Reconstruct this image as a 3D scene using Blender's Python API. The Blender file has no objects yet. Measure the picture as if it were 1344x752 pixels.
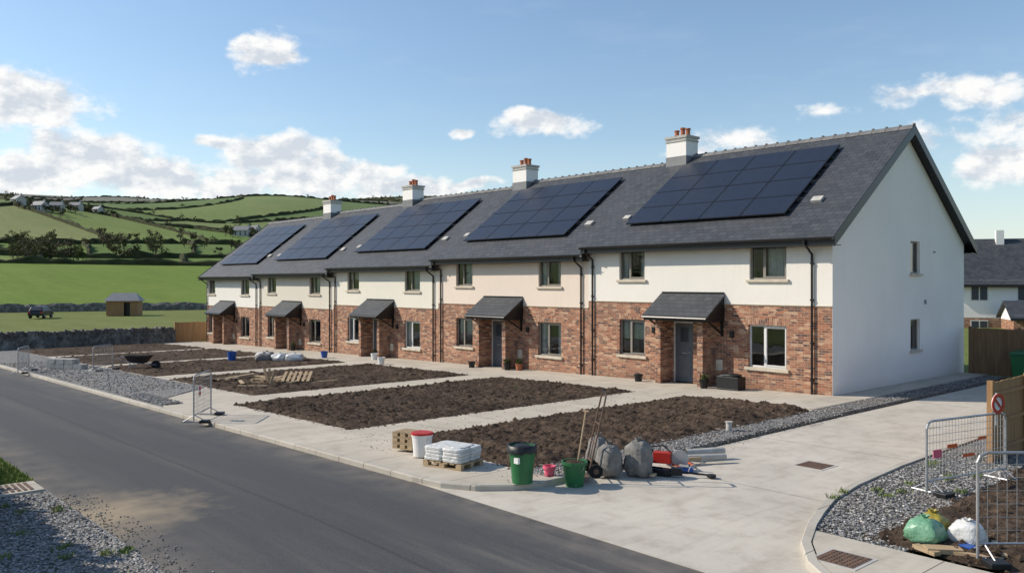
import bpy,bmesh,math,random
from mathutils import Vector,Matrix,noise
rnd=random.Random(7)
sc=bpy.context.scene
V=Vector
CAM=(12.17,-23.5,3.47)
def lerp(a,b,t): return a+(b-a)*t
def sm(a,b,x):
    t=max(0,min(1,(x-a)/(b-a))); return t*t*(3-2*t)
# ---------------------------------------------------------------- materials
def newmat(name):
    m=bpy.data.materials.new(name); m.use_nodes=True
    nt=m.node_tree; b=nt.nodes['Principled BSDF']
    return m,nt,b
def nd(nt,t,ins=None,**props):
    n=nt.nodes.new(t)
    for k,v in props.items(): setattr(n,k,v)
    if ins:
        for k,v in ins.items():
            if isinstance(v,bpy.types.NodeSocket): nt.links.new(v,n.inputs[k])
            else: n.inputs[k].default_value=v
    return n
def c4(c): return (c[0],c[1],c[2],1)
def mixc(nt,f,a,b,bt='MIX'):
    n=nt.nodes.new('ShaderNodeMix'); n.data_type='RGBA'; n.blend_type=bt
    for i,v in ((0,f),(6,a),(7,b)):
        if isinstance(v,bpy.types.NodeSocket): nt.links.new(v,n.inputs[i])
        else: n.inputs[i].default_value=v if i==0 else c4(v)
    return n.outputs[2]
def math_(nt,op,a,b=None,c=None):
    n=nt.nodes.new('ShaderNodeMath'); n.operation=op
    for i,v in enumerate((a,b,c)):
        if v is None: continue
        if isinstance(v,bpy.types.NodeSocket): nt.links.new(v,n.inputs[i])
        else: n.inputs[i].default_value=v
    return n.outputs[0]
def pos(nt): return nd(nt,'ShaderNodeNewGeometry').outputs['Position']
def noi(nt,vec,scale,detail=4,rough=.55,out='Fac'):
    return nd(nt,'ShaderNodeTexNoise',{'Vector':vec,'Scale':scale,'Detail':detail,'Roughness':rough}).outputs[out]
def ramp(nt,f,lo,hi):
    return nd(nt,'ShaderNodeMapRange',{'Value':f,'From Min':lo,'From Max':hi}).outputs[0]
def bump(nt,b,h,strength,dist):
    n=nd(nt,'ShaderNodeBump',{'Height':h,'Strength':strength,'Distance':dist})
    nt.links.new(n.outputs[0],b.inputs['Normal'])
def mk(name,c1,c2=None,s=3,rough=.7,bs=60,bd=.002,metal=0,c3=None,s3=.3,spec=.4):
    m,nt,b=newmat(name); p=pos(nt)
    if c2 is None: c2=tuple(x*.8 for x in c1)
    col=mixc(nt,ramp(nt,noi(nt,p,s,4),.3,.7),c1,c2)
    if c3: col=mixc(nt,ramp(nt,noi(nt,p,s3,4),.5,.68),col,c3)
    nt.links.new(col,b.inputs['Base Color'])
    b.inputs['Roughness'].default_value=rough; b.inputs['Metallic'].default_value=metal
    b.inputs['Specular IOR Level'].default_value=spec
    if bd>0: bump(nt,b,noi(nt,p,bs,2),.6,bd)
    return m
def m_brick(name,vert=False):
    m,nt,b=newmat(name)
    o=nd(nt,'ShaderNodeTexCoord').outputs['Object']
    s=nd(nt,'ShaderNodeSeparateXYZ',{0:o}).outputs
    u=math_(nt,'ADD',s[0],s[1]); v=s[2]
    vec=nd(nt,'ShaderNodeCombineXYZ',{0:v if vert else u,1:u if vert else v}).outputs[0]
    bt=nd(nt,'ShaderNodeTexBrick',{'Vector':vec,'Color1':(.41,.165,.085,1),'Color2':(.2,.072,.042,1),'Mortar':(.42,.36,.3,1),'Scale':1,'Mortar Size':.006,'Mortar Smooth':.2,'Bias':-.05,'Brick Width':.225,'Row Height':.075})
    wn=nd(nt,'ShaderNodeTexVoronoi',{'Vector':nd(nt,'ShaderNodeVectorMath',{0:vec,1:(4.4,13.3,1)},operation='MULTIPLY').outputs[0],'Scale':1,'Randomness':.6}).outputs['Color']
    wv=nd(nt,'ShaderNodeSeparateColor',{0:wn}).outputs
    col=mixc(nt,ramp(nt,wv[0],.62,.9),bt.outputs[0],(.52,.32,.2))
    col=mixc(nt,ramp(nt,wv[1],.7,.88),col,(.1,.05,.042))
    col=mixc(nt,bt.outputs['Fac'],col,(.42,.36,.29))
    col=mixc(nt,math_(nt,'MULTIPLY',ramp(nt,noi(nt,o,1.3,4),.4,.75),.35),col,(.42,.28,.2))
    col=mixc(nt,math_(nt,'MULTIPLY',ramp(nt,noi(nt,o,.6,4),.5,.75),.3),col,(.16,.09,.07))
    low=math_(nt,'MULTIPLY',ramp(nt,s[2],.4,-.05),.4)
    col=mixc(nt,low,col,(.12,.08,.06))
    nt.links.new(col,b.inputs['Base Color']); b.inputs['Roughness'].default_value=.9
    b.inputs['Specular IOR Level'].default_value=.2
    bump(nt,b,math_(nt,'SUBTRACT',1,bt.outputs['Fac']),.8,.008)
    return m
def m_render(name,c):
    m,nt,b=newmat(name)
    o=nd(nt,'ShaderNodeTexCoord').outputs['Object']
    s=nd(nt,'ShaderNodeSeparateXYZ',{0:o}).outputs
    big=noi(nt,o,.5,4)
    st=nd(nt,'ShaderNodeVectorMath',{0:o,1:(5,5,.35)},operation='MULTIPLY').outputs[0]
    streak=noi(nt,st,1,4)
    col=mixc(nt,ramp(nt,big,.35,.7),c,tuple(x*.94 for x in c))
    col=mixc(nt,math_(nt,'MULTIPLY',ramp(nt,streak,.57,.8),.22),col,(c[0]*.72,c[1]*.7,c[2]*.66))
    low=math_(nt,'MULTIPLY',ramp(nt,s[2],.45,-.1),.4)
    col=mixc(nt,low,col,(.42,.38,.32))
    col=mixc(nt,math_(nt,'MULTIPLY',ramp(nt,noi(nt,o,45,2),.5,.7),.1),col,tuple(x*.6 for x in c))
    nt.links.new(col,b.inputs['Base Color']); b.inputs['Roughness'].default_value=.92
    b.inputs['Specular IOR Level'].default_value=.2
    bump(nt,b,noi(nt,o,50,3),.8,.007)
    return m
def m_slate(name,yscale=1.23):
    m,nt,b=newmat(name)
    o=nd(nt,'ShaderNodeTexCoord').outputs['Object']
    s=nd(nt,'ShaderNodeSeparateXYZ',{0:o}).outputs
    vec=nd(nt,'ShaderNodeCombineXYZ',{0:s[0],1:math_(nt,'MULTIPLY',s[1],yscale)}).outputs[0]
    bt=nd(nt,'ShaderNodeTexBrick',{'Vector':vec,'Color1':(.062,.067,.075,1),'Color2':(.036,.04,.047,1),'Mortar':(.01,.01,.012,1),'Scale':1,'Mortar Size':.008,'Mortar Smooth':.1,'Bias':0,'Brick Width':.3,'Row Height':.22})
    col=mixc(nt,math_(nt,'MULTIPLY',ramp(nt,noi(nt,o,.7,4),.4,.75),.4),bt.outputs[0],(.075,.08,.083))
    col=mixc(nt,math_(nt,'MULTIPLY',ramp(nt,noi(nt,o,9,3),.62,.75),.25),col,(.1,.1,.09))
    nt.links.new(col,b.inputs['Base Color'])
    nt.links.new(ramp(nt,noi(nt,o,6,2),-.6,1.2),b.inputs['Roughness'])
    b.inputs['Specular IOR Level'].default_value=.4
    saw=math_(nt,'FRACT',math_(nt,'DIVIDE',math_(nt,'MULTIPLY',s[1],yscale),.22))
    h=math_(nt,'SUBTRACT',math_(nt,'MULTIPLY',math_(nt,'SUBTRACT',1,saw),.8),math_(nt,'MULTIPLY',bt.outputs['Fac'],.7))
    bump(nt,b,h,.6,.012)
    return m
def m_gravel(name,c1=(.42,.41,.4),c2=(.15,.145,.14),sc_=28):
    m,nt,b=newmat(name); p=pos(nt)
    v=nd(nt,'ShaderNodeTexVoronoi',{'Vector':p,'Scale':sc_})
    g=nd(nt,'ShaderNodeSeparateColor',{0:v.outputs['Color']}).outputs
    col=mixc(nt,g[0],c1,c2)
    col=mixc(nt,ramp(nt,g[1],.8,.9),col,(.55,.52,.48))
    col=mixc(nt,ramp(nt,v.outputs['Distance'],.35,.75),col,(.06,.057,.05))
    col=mixc(nt,math_(nt,'MULTIPLY',ramp(nt,noi(nt,p,1.1,4),.5,.7),.45),col,(.22,.185,.145))
    nt.links.new(col,b.inputs['Base Color']); b.inputs['Roughness'].default_value=.9
    bump(nt,b,math_(nt,'SUBTRACT',1,v.outputs['Distance']),1,.03)
    return m
def m_soil(name):
    m,nt,b=newmat(name); p=pos(nt)
    col=mixc(nt,ramp(nt,noi(nt,p,5,6,.7),.38,.66),(.06,.041,.029),(.15,.107,.077))
    col=mixc(nt,math_(nt,'MULTIPLY',ramp(nt,noi(nt,p,.7,3),.45,.7),.8),col,(.052,.037,.027))
    col=mixc(nt,ramp(nt,noi(nt,p,40,2),.66,.74),col,(.27,.22,.18))
    nt.links.new(col,b.inputs['Base Color']); b.inputs['Roughness'].default_value=.97
    b.inputs['Specular IOR Level'].default_value=.12
    bump(nt,b,noi(nt,p,22,6,.7),1,.06)
    return m
def m_concrete(name,c=(.44,.41,.36),jx=0,jy=0,ox=0,oy=0,dirt=.35):
    m,nt,b=newmat(name); p=pos(nt)
    s=nd(nt,'ShaderNodeSeparateXYZ',{0:p}).outputs
    col=mixc(nt,ramp(nt,noi(nt,p,.55,5,.6),.35,.7),c,tuple(x*.8 for x in c))
    col=mixc(nt,math_(nt,'MULTIPLY',ramp(nt,noi(nt,p,2.2,6,.7),.5,.75),dirt),col,(.24,.19,.14))
    col=mixc(nt,math_(nt,'MULTIPLY',ramp(nt,noi(nt,p,120,1),.5,.7),.25),col,(.2,.19,.17))
    sv=nd(nt,'ShaderNodeVectorMath',{0:p,1:(4,.5,1)},operation='MULTIPLY').outputs[0]
    col=mixc(nt,math_(nt,'MULTIPLY',ramp(nt,noi(nt,sv,1.2,4),.52,.72),.25),col,(.27,.235,.19))
    jm=None
    for ax,j,o in ((0,jx,ox),(1,jy,oy)):
        if j:
            f=math_(nt,'ABSOLUTE',math_(nt,'SUBTRACT',math_(nt,'FRACT',math_(nt,'DIVIDE',math_(nt,'ADD',s[ax],o),j)),.5))
            g=ramp(nt,f,.012/j,.006/j)
            jm=g if jm is None else math_(nt,'MAXIMUM',jm,g)
    if jm is not None:
        col=mixc(nt,math_(nt,'MULTIPLY',jm,.8),col,(.08,.07,.06))
    nt.links.new(col,b.inputs['Base Color']); b.inputs['Roughness'].default_value=.88
    b.inputs['Specular IOR Level'].default_value=.25
    bump(nt,b,noi(nt,p,90,2),.4,.004)
    return m
def m_asphalt(name):
    m,nt,b=newmat(name); p=pos(nt)
    s=nd(nt,'ShaderNodeSeparateXYZ',{0:p}).outputs
    col=mixc(nt,ramp(nt,noi(nt,p,110,2),.3,.7),(.024,.025,.028),(.105,.106,.11))
    col=mixc(nt,math_(nt,'MULTIPLY',ramp(nt,noi(nt,p,.35,4),.35,.7),.6),col,(.06,.061,.064))
    sv=nd(nt,'ShaderNodeVectorMath',{0:p,1:(.12,1.6,1)},operation='MULTIPLY').outputs[0]
    col=mixc(nt,math_(nt,'MULTIPLY',ramp(nt,noi(nt,sv,1,5,.6),.48,.78),.45),col,(.125,.118,.108))
    e1=ramp(nt,s[1],-16.2,-15.2); e2=ramp(nt,s[1],-19.0,-20)
    e=math_(nt,'MULTIPLY',math_(nt,'MAXIMUM',e1,e2),ramp(nt,noi(nt,p,1.7,5),.3,.65))
    col=mixc(nt,math_(nt,'MULTIPLY',e,.6),col,(.22,.19,.155))
    ex=math_(nt,'MULTIPLY',ramp(nt,s[0],1.0,4.5),ramp(nt,noi(nt,sv,1.9,5,.65),.48,.7))
    col=mixc(nt,math_(nt,'MULTIPLY',ex,.4),col,(.22,.195,.165))
    d=nd(nt,'ShaderNodeVectorMath',{0:p,1:(-1.3,-19.9,0)},operation='DISTANCE').outputs['Value']
    col=mixc(nt,math_(nt,'MULTIPLY',ramp(nt,math_(nt,'ADD',d,math_(nt,'MULTIPLY',noi(nt,p,2.5,5),2)),2.8,1.2),.85),col,(.34,.27,.18))
    sw=math_(nt,'ABSOLUTE',math_(nt,'ADD',math_(nt,'ADD',s[1],17.55),math_(nt,'MULTIPLY',math_(nt,'SUBTRACT',noi(nt,p,.6,2),.5),.12)))
    col=mixc(nt,math_(nt,'MULTIPLY',ramp(nt,sw,.035,.015),.4),col,(.025,.025,.027))
    nt.links.new(col,b.inputs['Base Color']); b.inputs['Roughness'].default_value=.84
    b.inputs['Specular IOR Level'].default_value=.3
    bump(nt,b,noi(nt,p,110,1),.7,.007)
    return m
def m_grass(name,attr=True,base=(.07,.12,.025)):
    m,nt,b=newmat(name); p=pos(nt)
    a=nd(nt,'ShaderNodeAttribute',attribute_name='fcol').outputs['Color'] if attr else nd(nt,'ShaderNodeRGB').outputs[0]
    if not attr: a.default_value=c4(base)
    dk=mixc(nt,1.0,a,(.55,.58,.55),'MULTIPLY'); lt=mixc(nt,1.0,a,(1.4,1.15,1.5),'MULTIPLY')
    col=mixc(nt,math_(nt,'MULTIPLY',ramp(nt,noi(nt,p,.03,5,.6),.35,.7),.6),a,lt)
    sv=nd(nt,'ShaderNodeVectorMath',{0:p,1:(.03,.3,.1)},operation='MULTIPLY').outputs[0]
    col=mixc(nt,math_(nt,'MULTIPLY',ramp(nt,noi(nt,sv,1,4,.6),.45,.7),.3),col,dk)
    col=mixc(nt,math_(nt,'MULTIPLY',ramp(nt,noi(nt,p,.4,6,.7),.45,.72),.45),col,dk)
    col=mixc(nt,math_(nt,'MULTIPLY',ramp(nt,noi(nt,p,6,4,.7),.4,.7),.4),col,lt)
    nt.links.new(col,b.inputs['Base Color']); b.inputs['Roughness'].default_value=.95
    b.inputs['Specular IOR Level'].default_value=.1
    bump(nt,b,noi(nt,p,3,5,.75),.8,.15)
    return m
def m_wood(name,c1,c2,ax=2):
    m,nt,b=newmat(name)
    p=pos(nt); sc3=[9,9,9]; sc3[ax]=.8
    v=nd(nt,'ShaderNodeVectorMath',{0:p,1:tuple(sc3)},operation='MULTIPLY').outputs[0]
    col=mixc(nt,ramp(nt,noi(nt,v,1,5,.65),.3,.7),c1,c2)
    nt.links.new(col,b.inputs['Base Color']); b.inputs['Roughness'].default_value=.8
    bump(nt,b,noi(nt,v,2,3),.5,.004)
    return m
def m_glass(name):
    m,nt,b=newmat(name)
    nt.nodes.remove(b); out=nt.nodes['Material Output']
    g=nd(nt,'ShaderNodeBsdfGlossy',{'Color':(.95,.97,1,1),'Roughness':.02})
    t=nd(nt,'ShaderNodeBsdfTransparent',{'Color':(.84,.88,.88,1)})
    p=nd(nt,'ShaderNodeTexCoord').outputs['Object']
    bp=nd(nt,'ShaderNodeBump',{'Height':noi(nt,p,1.2,1),'Strength':.5,'Distance':.01})
    nt.links.new(bp.outputs[0],g.inputs['Normal'])
    fr=nd(nt,'ShaderNodeFresnel',{'IOR':1.5})
    f=math_(nt,'ADD',math_(nt,'MULTIPLY',fr.outputs[0],1.3),.06)
    mx=nd(nt,'ShaderNodeMixShader',{0:f,1:t.outputs[0],2:g.outputs[0]})
    nt.links.new(mx.outputs[0],out.inputs[0]); return m
def m_solar(name):
    m,nt,b=newmat(name)
    uv=nd(nt,'ShaderNodeUVMap').outputs[0]
    bt=nd(nt,'ShaderNodeTexBrick',{'Vector':uv,'Color1':(.011,.016,.032,1),'Color2':(.008,.012,.025,1),'Mortar':(.035,.04,.052,1),'Scale':1,'Mortar Size':.006,'Brick Width':.165,'Row Height':.165})
    bt.offset=0
    nt.links.new(bt.outputs[0],b.inputs['Base Color'])
    nt.links.new(ramp(nt,noi(nt,pos(nt),1.1,3),-1.2,3.2),b.inputs['Roughness'])
    b.inputs['IOR'].default_value=1.5
    return m
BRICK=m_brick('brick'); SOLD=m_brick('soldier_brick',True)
RND=[m_render('render_%d'%i,c) for i,c in enumerate([(.77,.735,.665),(.74,.63,.53),(.74,.70,.6),(.66,.61,.52),(.76,.73,.67)])]
RWHITE=m_render('render_white',(.84,.81,.77)); RGREY=m_render('weathered_white',(.46,.45,.42))
SLATE=m_slate('slate'); SLATE2=m_slate('slate_canopy',1.27)
BLACK=mk('black_upvc',(.012,.012,.013),rough=.35,bd=0)
RIDGE=mk('ridge_tile',(.2,.195,.19),(.11,.11,.11),4,.8)
SILL=mk('stone_sill',(.6,.53,.42),(.46,.4,.31),4,.85)
FRAME=mk('window_frame',(.26,.235,.2),rough=.45,bd=0)
FRAMEW=mk('white_frame',(.72,.71,.68),rough=.4,bd=0)
DOOR=mk('door_paint',(.125,.135,.15),rough=.4,bd=0)
GLASS=m_glass('glass'); CURT=mk('curtain',(.62,.6,.56),(.5,.48,.45),8,.9,bd=0); DARKI=mk('interior',(.24,.22,.19),rough=.9,bd=0)
STEEL=mk('steel',(.5,.5,.5),(.36,.36,.36),5,.5,metal=.75,bd=0)
LEAD=mk('lead',(.16,.165,.17),(.22,.22,.22),3,.5); TERRA=mk('terracotta',(.42,.15,.07),(.3,.1,.05),6,.8)
CAP=mk('concrete_cap',(.5,.48,.44),(.36,.34,.31),5,.9)
SOLAR=m_solar('solar_glass'); ALU=mk('panel_frame',(.02,.022,.025),rough=.35,bd=0)
CONC=m_concrete('concrete_path'); CONCP=m_concrete('concrete_pavement',(.53,.475,.39),jx=2.4,ox=.3)
CONCPY=m_concrete('concrete_garden_path',(.53,.475,.385),jy=1.8); DRIVE=m_concrete('concrete_drive',(.56,.51,.43),jy=4.1,oy=11.1+2.05+4.1*10,dirt=.4)
KERB=m_concrete('kerb',(.5,.46,.39),jx=.915); ASPH=m_asphalt('asphalt'); GRAV=m_gravel('gravel'); GRAVD=m_gravel('gravel_stones',sc_=15); SOIL=m_soil('soil')
GRASS=m_grass('grass'); VERGE=m_grass('verge_grass',False,(.11,.16,.03)); BLADE=mk('blade',(.1,.16,.025),(.18,.21,.05),8,.8,bd=0)
STONE=mk('dry_stone',(.17,.16,.145),(.06,.057,.05),5,.95,18,.04,c3=(.26,.25,.22),s3=1.5)
WOODF=m_wood('fence_wood',(.13,.075,.035),(.24,.14,.07)); WOODL=m_wood('new_wood',(.38,.215,.095),(.25,.135,.06)); PALLET=m_wood('pallet_wood',(.48,.36,.22),(.3,.21,.12),0)
GREENP=mk('green_plastic',(.02,.15,.05),(.02,.11,.04),4,.4,bd=0); BLACKP=mk('black_plastic',(.014,.014,.015),rough=.45,bs=20,bd=.004)
WHITEP=mk('white_plastic',(.75,.75,.73),(.66,.65,.62),6,.45,bd=0); REDP=mk('red_plastic',(.5,.03,.02),rough=.4,bd=0)
BLUEP=mk('blue_plastic',(.02,.09,.36),rough=.4,bd=0); YELP=mk('yellow_plastic',(.4,.32,.05),(.25,.2,.04),10,.45,30,.01)
SACKG=mk('grey_sack',(.24,.225,.21),(.12,.12,.115),7,.8,16,.03); BAGW=mk('white_bag',(.66,.66,.64),(.5,.5,.48),6,.4,14,.03); BAGG=mk('green_bag',(.2,.38,.25),(.1,.26,.15),8,.35,14,.03)
ORANGE=mk('orange_mesh',(.7,.12,.03),rough=.6,bd=0); PINK=mk('pink',(.75,.12,.2),rough=.6,bd=0)
RUST=mk('rusty_iron',(.17,.1,.065),(.09,.06,.045),12,.75,80,.004)
BARK=mk('bark',(.09,.07,.055),(.05,.04,.03),3,.95,bd=0)
LEAF=[mk('foliage_%d'%i,c,tuple(x*.6 for x in c),.25,.9,bd=0,spec=.1) for i,c in enumerate([(.07,.085,.032),(.105,.105,.045),(.13,.105,.07),(.09,.085,.055)])]
HEDGE=mk('hedge_leaf',(.07,.072,.035),(.03,.036,.017),.3,.95,2,.2,spec=.1)
CARP=mk('car_paint',(.03,.035,.04),rough=.25,bd=0); TYRE=mk('tyre',(.015,.015,.015),rough=.9,bd=0)
# ---------------------------------------------------------------- mesh helpers
class MB:
    def __init__(s): s.v=[];s.f=[];s.m=[]
    def add(s,vs,fs,m=0):
        n=len(s.v); s.v+= [tuple(v) for v in vs]; s.f+=[tuple(i+n for i in f) for f in fs]; s.m+=[m]*len(fs)
    def hexa(s,p,m=0):
        s.add(p,[(3,2,1,0),(4,5,6,7),(0,1,5,4),(1,2,6,5),(2,3,7,6),(3,0,4,7)],m)
    def box(s,x0,x1,y0,y1,z0,z1,m=0):
        if x0>x1:x0,x1=x1,x0
        if y0>y1:y0,y1=y1,y0
        s.hexa([(x0,y0,z0),(x1,y0,z0),(x1,y1,z0),(x0,y1,z0),(x0,y0,z1),(x1,y0,z1),(x1,y1,z1),(x0,y1,z1)],m)
    def obox(s,c,d,rz=0,m=0,rx=0,ry=0):
        M=Matrix.Translation(V(c))@Matrix.Rotation(rz,4,'Z')@Matrix.Rotation(ry,4,'Y')@Matrix.Rotation(rx,4,'X')
        a,b,h=d[0]/2,d[1]/2,d[2]/2
        s.hexa([M@V(q) for q in [(-a,-b,-h),(a,-b,-h),(a,b,-h),(-a,b,-h),(-a,-b,h),(a,-b,h),(a,b,h),(-a,b,h)]],m)
    def cyl(s,p0,p1,r0,r1=None,n=10,m=0,caps=True):
        if r1 is None:r1=r0
        p0=V(p0);p1=V(p1);d=(p1-p0)
        if d.length<1e-6:return
        d.normalize(); a=d.orthogonal().normalized(); b=d.cross(a)
        vs=[p0+(a*math.cos(t)+b*math.sin(t))*r0 for t in [2*math.pi*i/n for i in range(n)]]+[p1+(a*math.cos(t)+b*math.sin(t))*r1 for t in [2*math.pi*i/n for i in range(n)]]
        fs=[(i,(i+1)%n,n+(i+1)%n,n+i) for i in range(n)]
        if caps: fs+=[tuple(range(n-1,-1,-1)),tuple(range(n,2*n))]
        s.add(vs,fs,m)
    def tube(s,pts,r,n=6,m=0):
        for a,b in zip(pts[:-1],pts[1:]): s.cyl(a,b,r,r,n,m)
    def lathe(s,c,prof,n=20,m=0):
        k=len(prof);vs=[];fs=[]
        for r,z in prof:
            for i in range(n):
                t=2*math.pi*i/n; vs.append((c[0]+r*math.cos(t),c[1]+r*math.sin(t),c[2]+z))
        for j in range(k-1):
            for i in range(n): fs.append((j*n+i,j*n+(i+1)%n,(j+1)*n+(i+1)%n,(j+1)*n+i))
        s.add(vs,fs,m)
    def obj(s,name,mats,parent=None,loc=(0,0,0),smooth=False,bevel=0,rz=0):
        me=bpy.data.meshes.new(name); me.from_pydata(s.v,[],s.f); me.update()
        for mm in (mats if isinstance(mats,(list,tuple)) else [mats]): me.materials.append(mm)
        me.polygons.foreach_set('material_index',s.m)
        if smooth: me.polygons.foreach_set('use_smooth',[True]*len(me.polygons))
        o=bpy.data.objects.new(name,me); sc.collection.objects.link(o); o.location=loc; o.rotation_euler[2]=rz
        if parent: o.parent=parent
        if bevel:
            bv=o.modifiers.new('bevel','BEVEL'); bv.width=bevel; bv.segments=2; bv.limit_method='ANGLE'
        return o
def empty(name,loc=(0,0,0),rz=0):
    e=bpy.data.objects.new(name,None); e.location=loc; e.rotation_euler[2]=rz; sc.collection.objects.link(e); return e
def gz(x): return .02*max(-50,min(0,x))
def slab(name,poly,off,mat,th=.3,parent=None):
    bm=bmesh.new(); vs=[bm.verts.new((x,y,0)) for x,y in poly]; f=bm.faces.new(vs)
    f.normal_update()
    if f.normal.z<0: f.normal_flip()
    for cx in (0,-50):
        bmesh.ops.bisect_plane(bm,geom=bm.verts[:]+bm.edges[:]+bm.faces[:],plane_co=(cx,0,0),plane_no=(1,0,0),dist=1e-5)
    for v in bm.verts: v.co.z=gz(v.co.x)+off
    r=bmesh.ops.extrude_edge_only(bm,edges=[e for e in bm.edges if len(e.link_faces)==1])
    for v in [g for g in r['geom'] if isinstance(g,bmesh.types.BMVert)]: v.co.z-=th
    bmesh.ops.recalc_face_normals(bm,faces=bm.faces[:])
    me=bpy.data.meshes.new(name); bm.to_mesh(me); bm.free(); me.materials.append(mat)
    if sum(p.normal.z*p.area for p in me.polygons)<0: me.flip_normals()
    o=bpy.data.objects.new(name,me); sc.collection.objects.link(o)
    if parent:o.parent=parent
    return o
# ---------------------------------------------------------------- terrain
PR=[(0,0),(138,0),(150,.7),(180,3.8),(250,11.5),(290,13.2),(330,15.5),(450,26),(700,55),(1000,98),(1400,158),(1700,196),(2000,185),(2600,120),(4500,40),(9500,0)]
def prof(d):
    for (a,b),(c,e) in zip(PR[:-1],PR[1:]):
        if d<=c: return lerp(b,e,(d-a)/(c-a))
    return 0
RX,RY=.664,.748; FX,FY=-.748,.664
def azd(x,y):
    dx,dy=x-CAM[0],y-CAM[1]; return math.degrees(math.atan2(dx*RX+dy*RY,dx*FX+dy*FY)),math.hypot(dx,dy)
def H(x,y):
    az,d=azd(x,y)
    A=.86*lerp(1,.03,sm(-3,14,az)) if az>-60 else .86*lerp(.15,1,sm(-130,-60,az))
    n=noise.noise(V((x*.0016,y*.0016,3)))*sm(300,1400,d)*30+noise.noise(V((x*.005,y*.005,9)))*sm(150,500,d)*9
    n+=math.exp(-((az+31)/7)**2)*math.exp(-((d-760)/170)**2)*22+math.exp(-((az+17)/6)**2)*math.exp(-((d-980)/190)**2)*18
    return gz(x)+(prof(d)+n)*A
def warp(D,az):
    w=sm(240,420,D); a=math.radians(az)
    return D*(1+w*(.08*math.sin(5*a+D*.004)+.045*math.sin(13*a+D*.011)+.02*math.sin(29*a)))
def xy(D,az):
    a=math.radians(az); R=D*math.sin(a);F=D*math.cos(a)
    return CAM[0]+RX*R+FX*F, CAM[1]+RY*R+FY*F
def shear(D): return sm(230,420,D)*(6*math.sin(D/150+.6)+2.5*math.sin(D/61))
BND=[0,140,245,345,450,590,760,970,1200,1450,1720,9600]
rows=[.05]+[1.5*i for i in range(1,21)]+[30+2.5*i for i in range(1,37)]+[125,132]
for a,b in zip(BND[1:-1],BND[2:]):
    if b==9600:
        rows+=[1720,1850,2000,2300,2800,3600,5000,9500]
    else:
        n=9; rows+=[lerp(a,b,i/n) for i in range(n)]
azs=[]; a=-180
while a<180:
    azs.append(a); a+= .4 if -48<=a<40 else 2
na=len(azs)
splits={}
for bi in range(2,len(BND)-1):
    s=[];a=-50+rnd.random()*4
    while a<14:
        s.append(round(a/.4)*.4); a+=rnd.uniform(4,12)
    splits[bi]=s
pal=[(.125,.195,.045),(.155,.21,.055),(.11,.17,.042),(.18,.215,.075),(.14,.165,.06),(.19,.195,.095),(.115,.185,.04),(.15,.2,.06)]
def fcol(D,az):
    if D<140: return (.14,.175,.05)
    for bi in range(1,len(BND)-1):
        if D<BND[bi+1]-.01: break
    if bi==1: return (.13,.2,.035)
    k=0
    for s in splits.get(bi,[]):
        if az>=s-.01:k+=1
    r=random.Random(bi*100+k); c=r.choice(pal)
    if bi>=9 or (bi>=7 and az+shear(D)>-21): c=(.145+r.uniform(-.02,.02),.145+r.uniform(-.02,.02),.07)
    hz=sm(400,1800,D)*.32  # aerial haze painted into the field colours, paler with distance
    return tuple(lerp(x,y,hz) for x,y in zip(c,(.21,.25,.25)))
vs=[];fs=[];cols=[]
for D in rows:
    for az in azs:
        d=warp(D,az); x,y=xy(d,az+shear(D)); z=H(x,y)-(.05 if D<138 else 0); vs.append((x,y,z))
for i in range(len(rows)-1):
    for j in range(na):
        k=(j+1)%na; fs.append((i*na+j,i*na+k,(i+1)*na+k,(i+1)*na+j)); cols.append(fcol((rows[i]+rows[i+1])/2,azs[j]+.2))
me=bpy.data.meshes.new('terrain'); me.from_pydata(vs,[],fs); me.update()
if me.polygons[5000].normal.z<0: me.flip_normals()
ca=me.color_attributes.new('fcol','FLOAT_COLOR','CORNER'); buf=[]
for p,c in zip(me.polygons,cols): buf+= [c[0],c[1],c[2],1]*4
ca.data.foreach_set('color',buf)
me.polygons.foreach_set('use_smooth',[True]*len(me.polygons)); me.materials.append(GRASS)
o=bpy.data.objects.new('terrain',me); sc.collection.objects.link(o)
def strip(mb,pts,h,w,jit=.5,gap=0):
    vs=[];fs=[]
    for i,(x,y) in enumerate(pts):
        q=pts[min(i+1,len(pts)-1)];p=pts[max(i-1,0)]
        t=V((q[0]-p[0],q[1]-p[1],0)); t=t.normalized() if t.length else V((1,0,0)); nn=V((-t.y,t.x,0))
        hh=h*(1+rnd.uniform(-jit,jit)); z=H(x,y)
        if gap and rnd.random()<gap: hh=.1
        for a,b in ((-.5,-.5),(-.42,.7*hh),(rnd.uniform(-.2,.2),hh),(.42,.7*hh),(.5,-.5)):
            vs.append((x+nn.x*w*a,y+nn.y*w*a,z+b))
    for i in range(len(pts)-1):
        for k in range(4): fs.append((i*5+k,i*5+k+1,i*5+k+6,i*5+k+5))
    mb.add(vs,fs)
hm=MB(); treepts=[]
for bi in range(2,len(BND)-1):
    D=BND[bi]; pts=[];a=-47
    while a<11:
        d=warp(D,a); p=xy(d,a+shear(D)); pts.append(p)
        if rnd.random()<(.07 if D<800 else .04) and D>300: treepts.append((p,D))
        a+=math.degrees(3.2/D)
    strip(hm,pts,1.5 if bi==2 else 2.0,1.6 if D<500 else 2.6,.55,.04)
    if bi>=10: continue
    for s in splits[bi]:
        pts=[];d=D
        while d<BND[bi+1]:
            q=xy(warp(d,s),s+shear(d)); pts.append(q); d+=3
            if rnd.random()<.035: treepts.append((q,D))
        strip(hm,pts,2.0,1.8 if D<500 else 3,.5,.05)
hm.obj('hedgerow',HEDGE)
wm=MB(); a=-42; pts=[]
while a<3: pts.append(xy(140,a)); a+=.3
strip(wm,pts,1.15,.8,.12); wm.obj('field_stone_wall',STONE)
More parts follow.
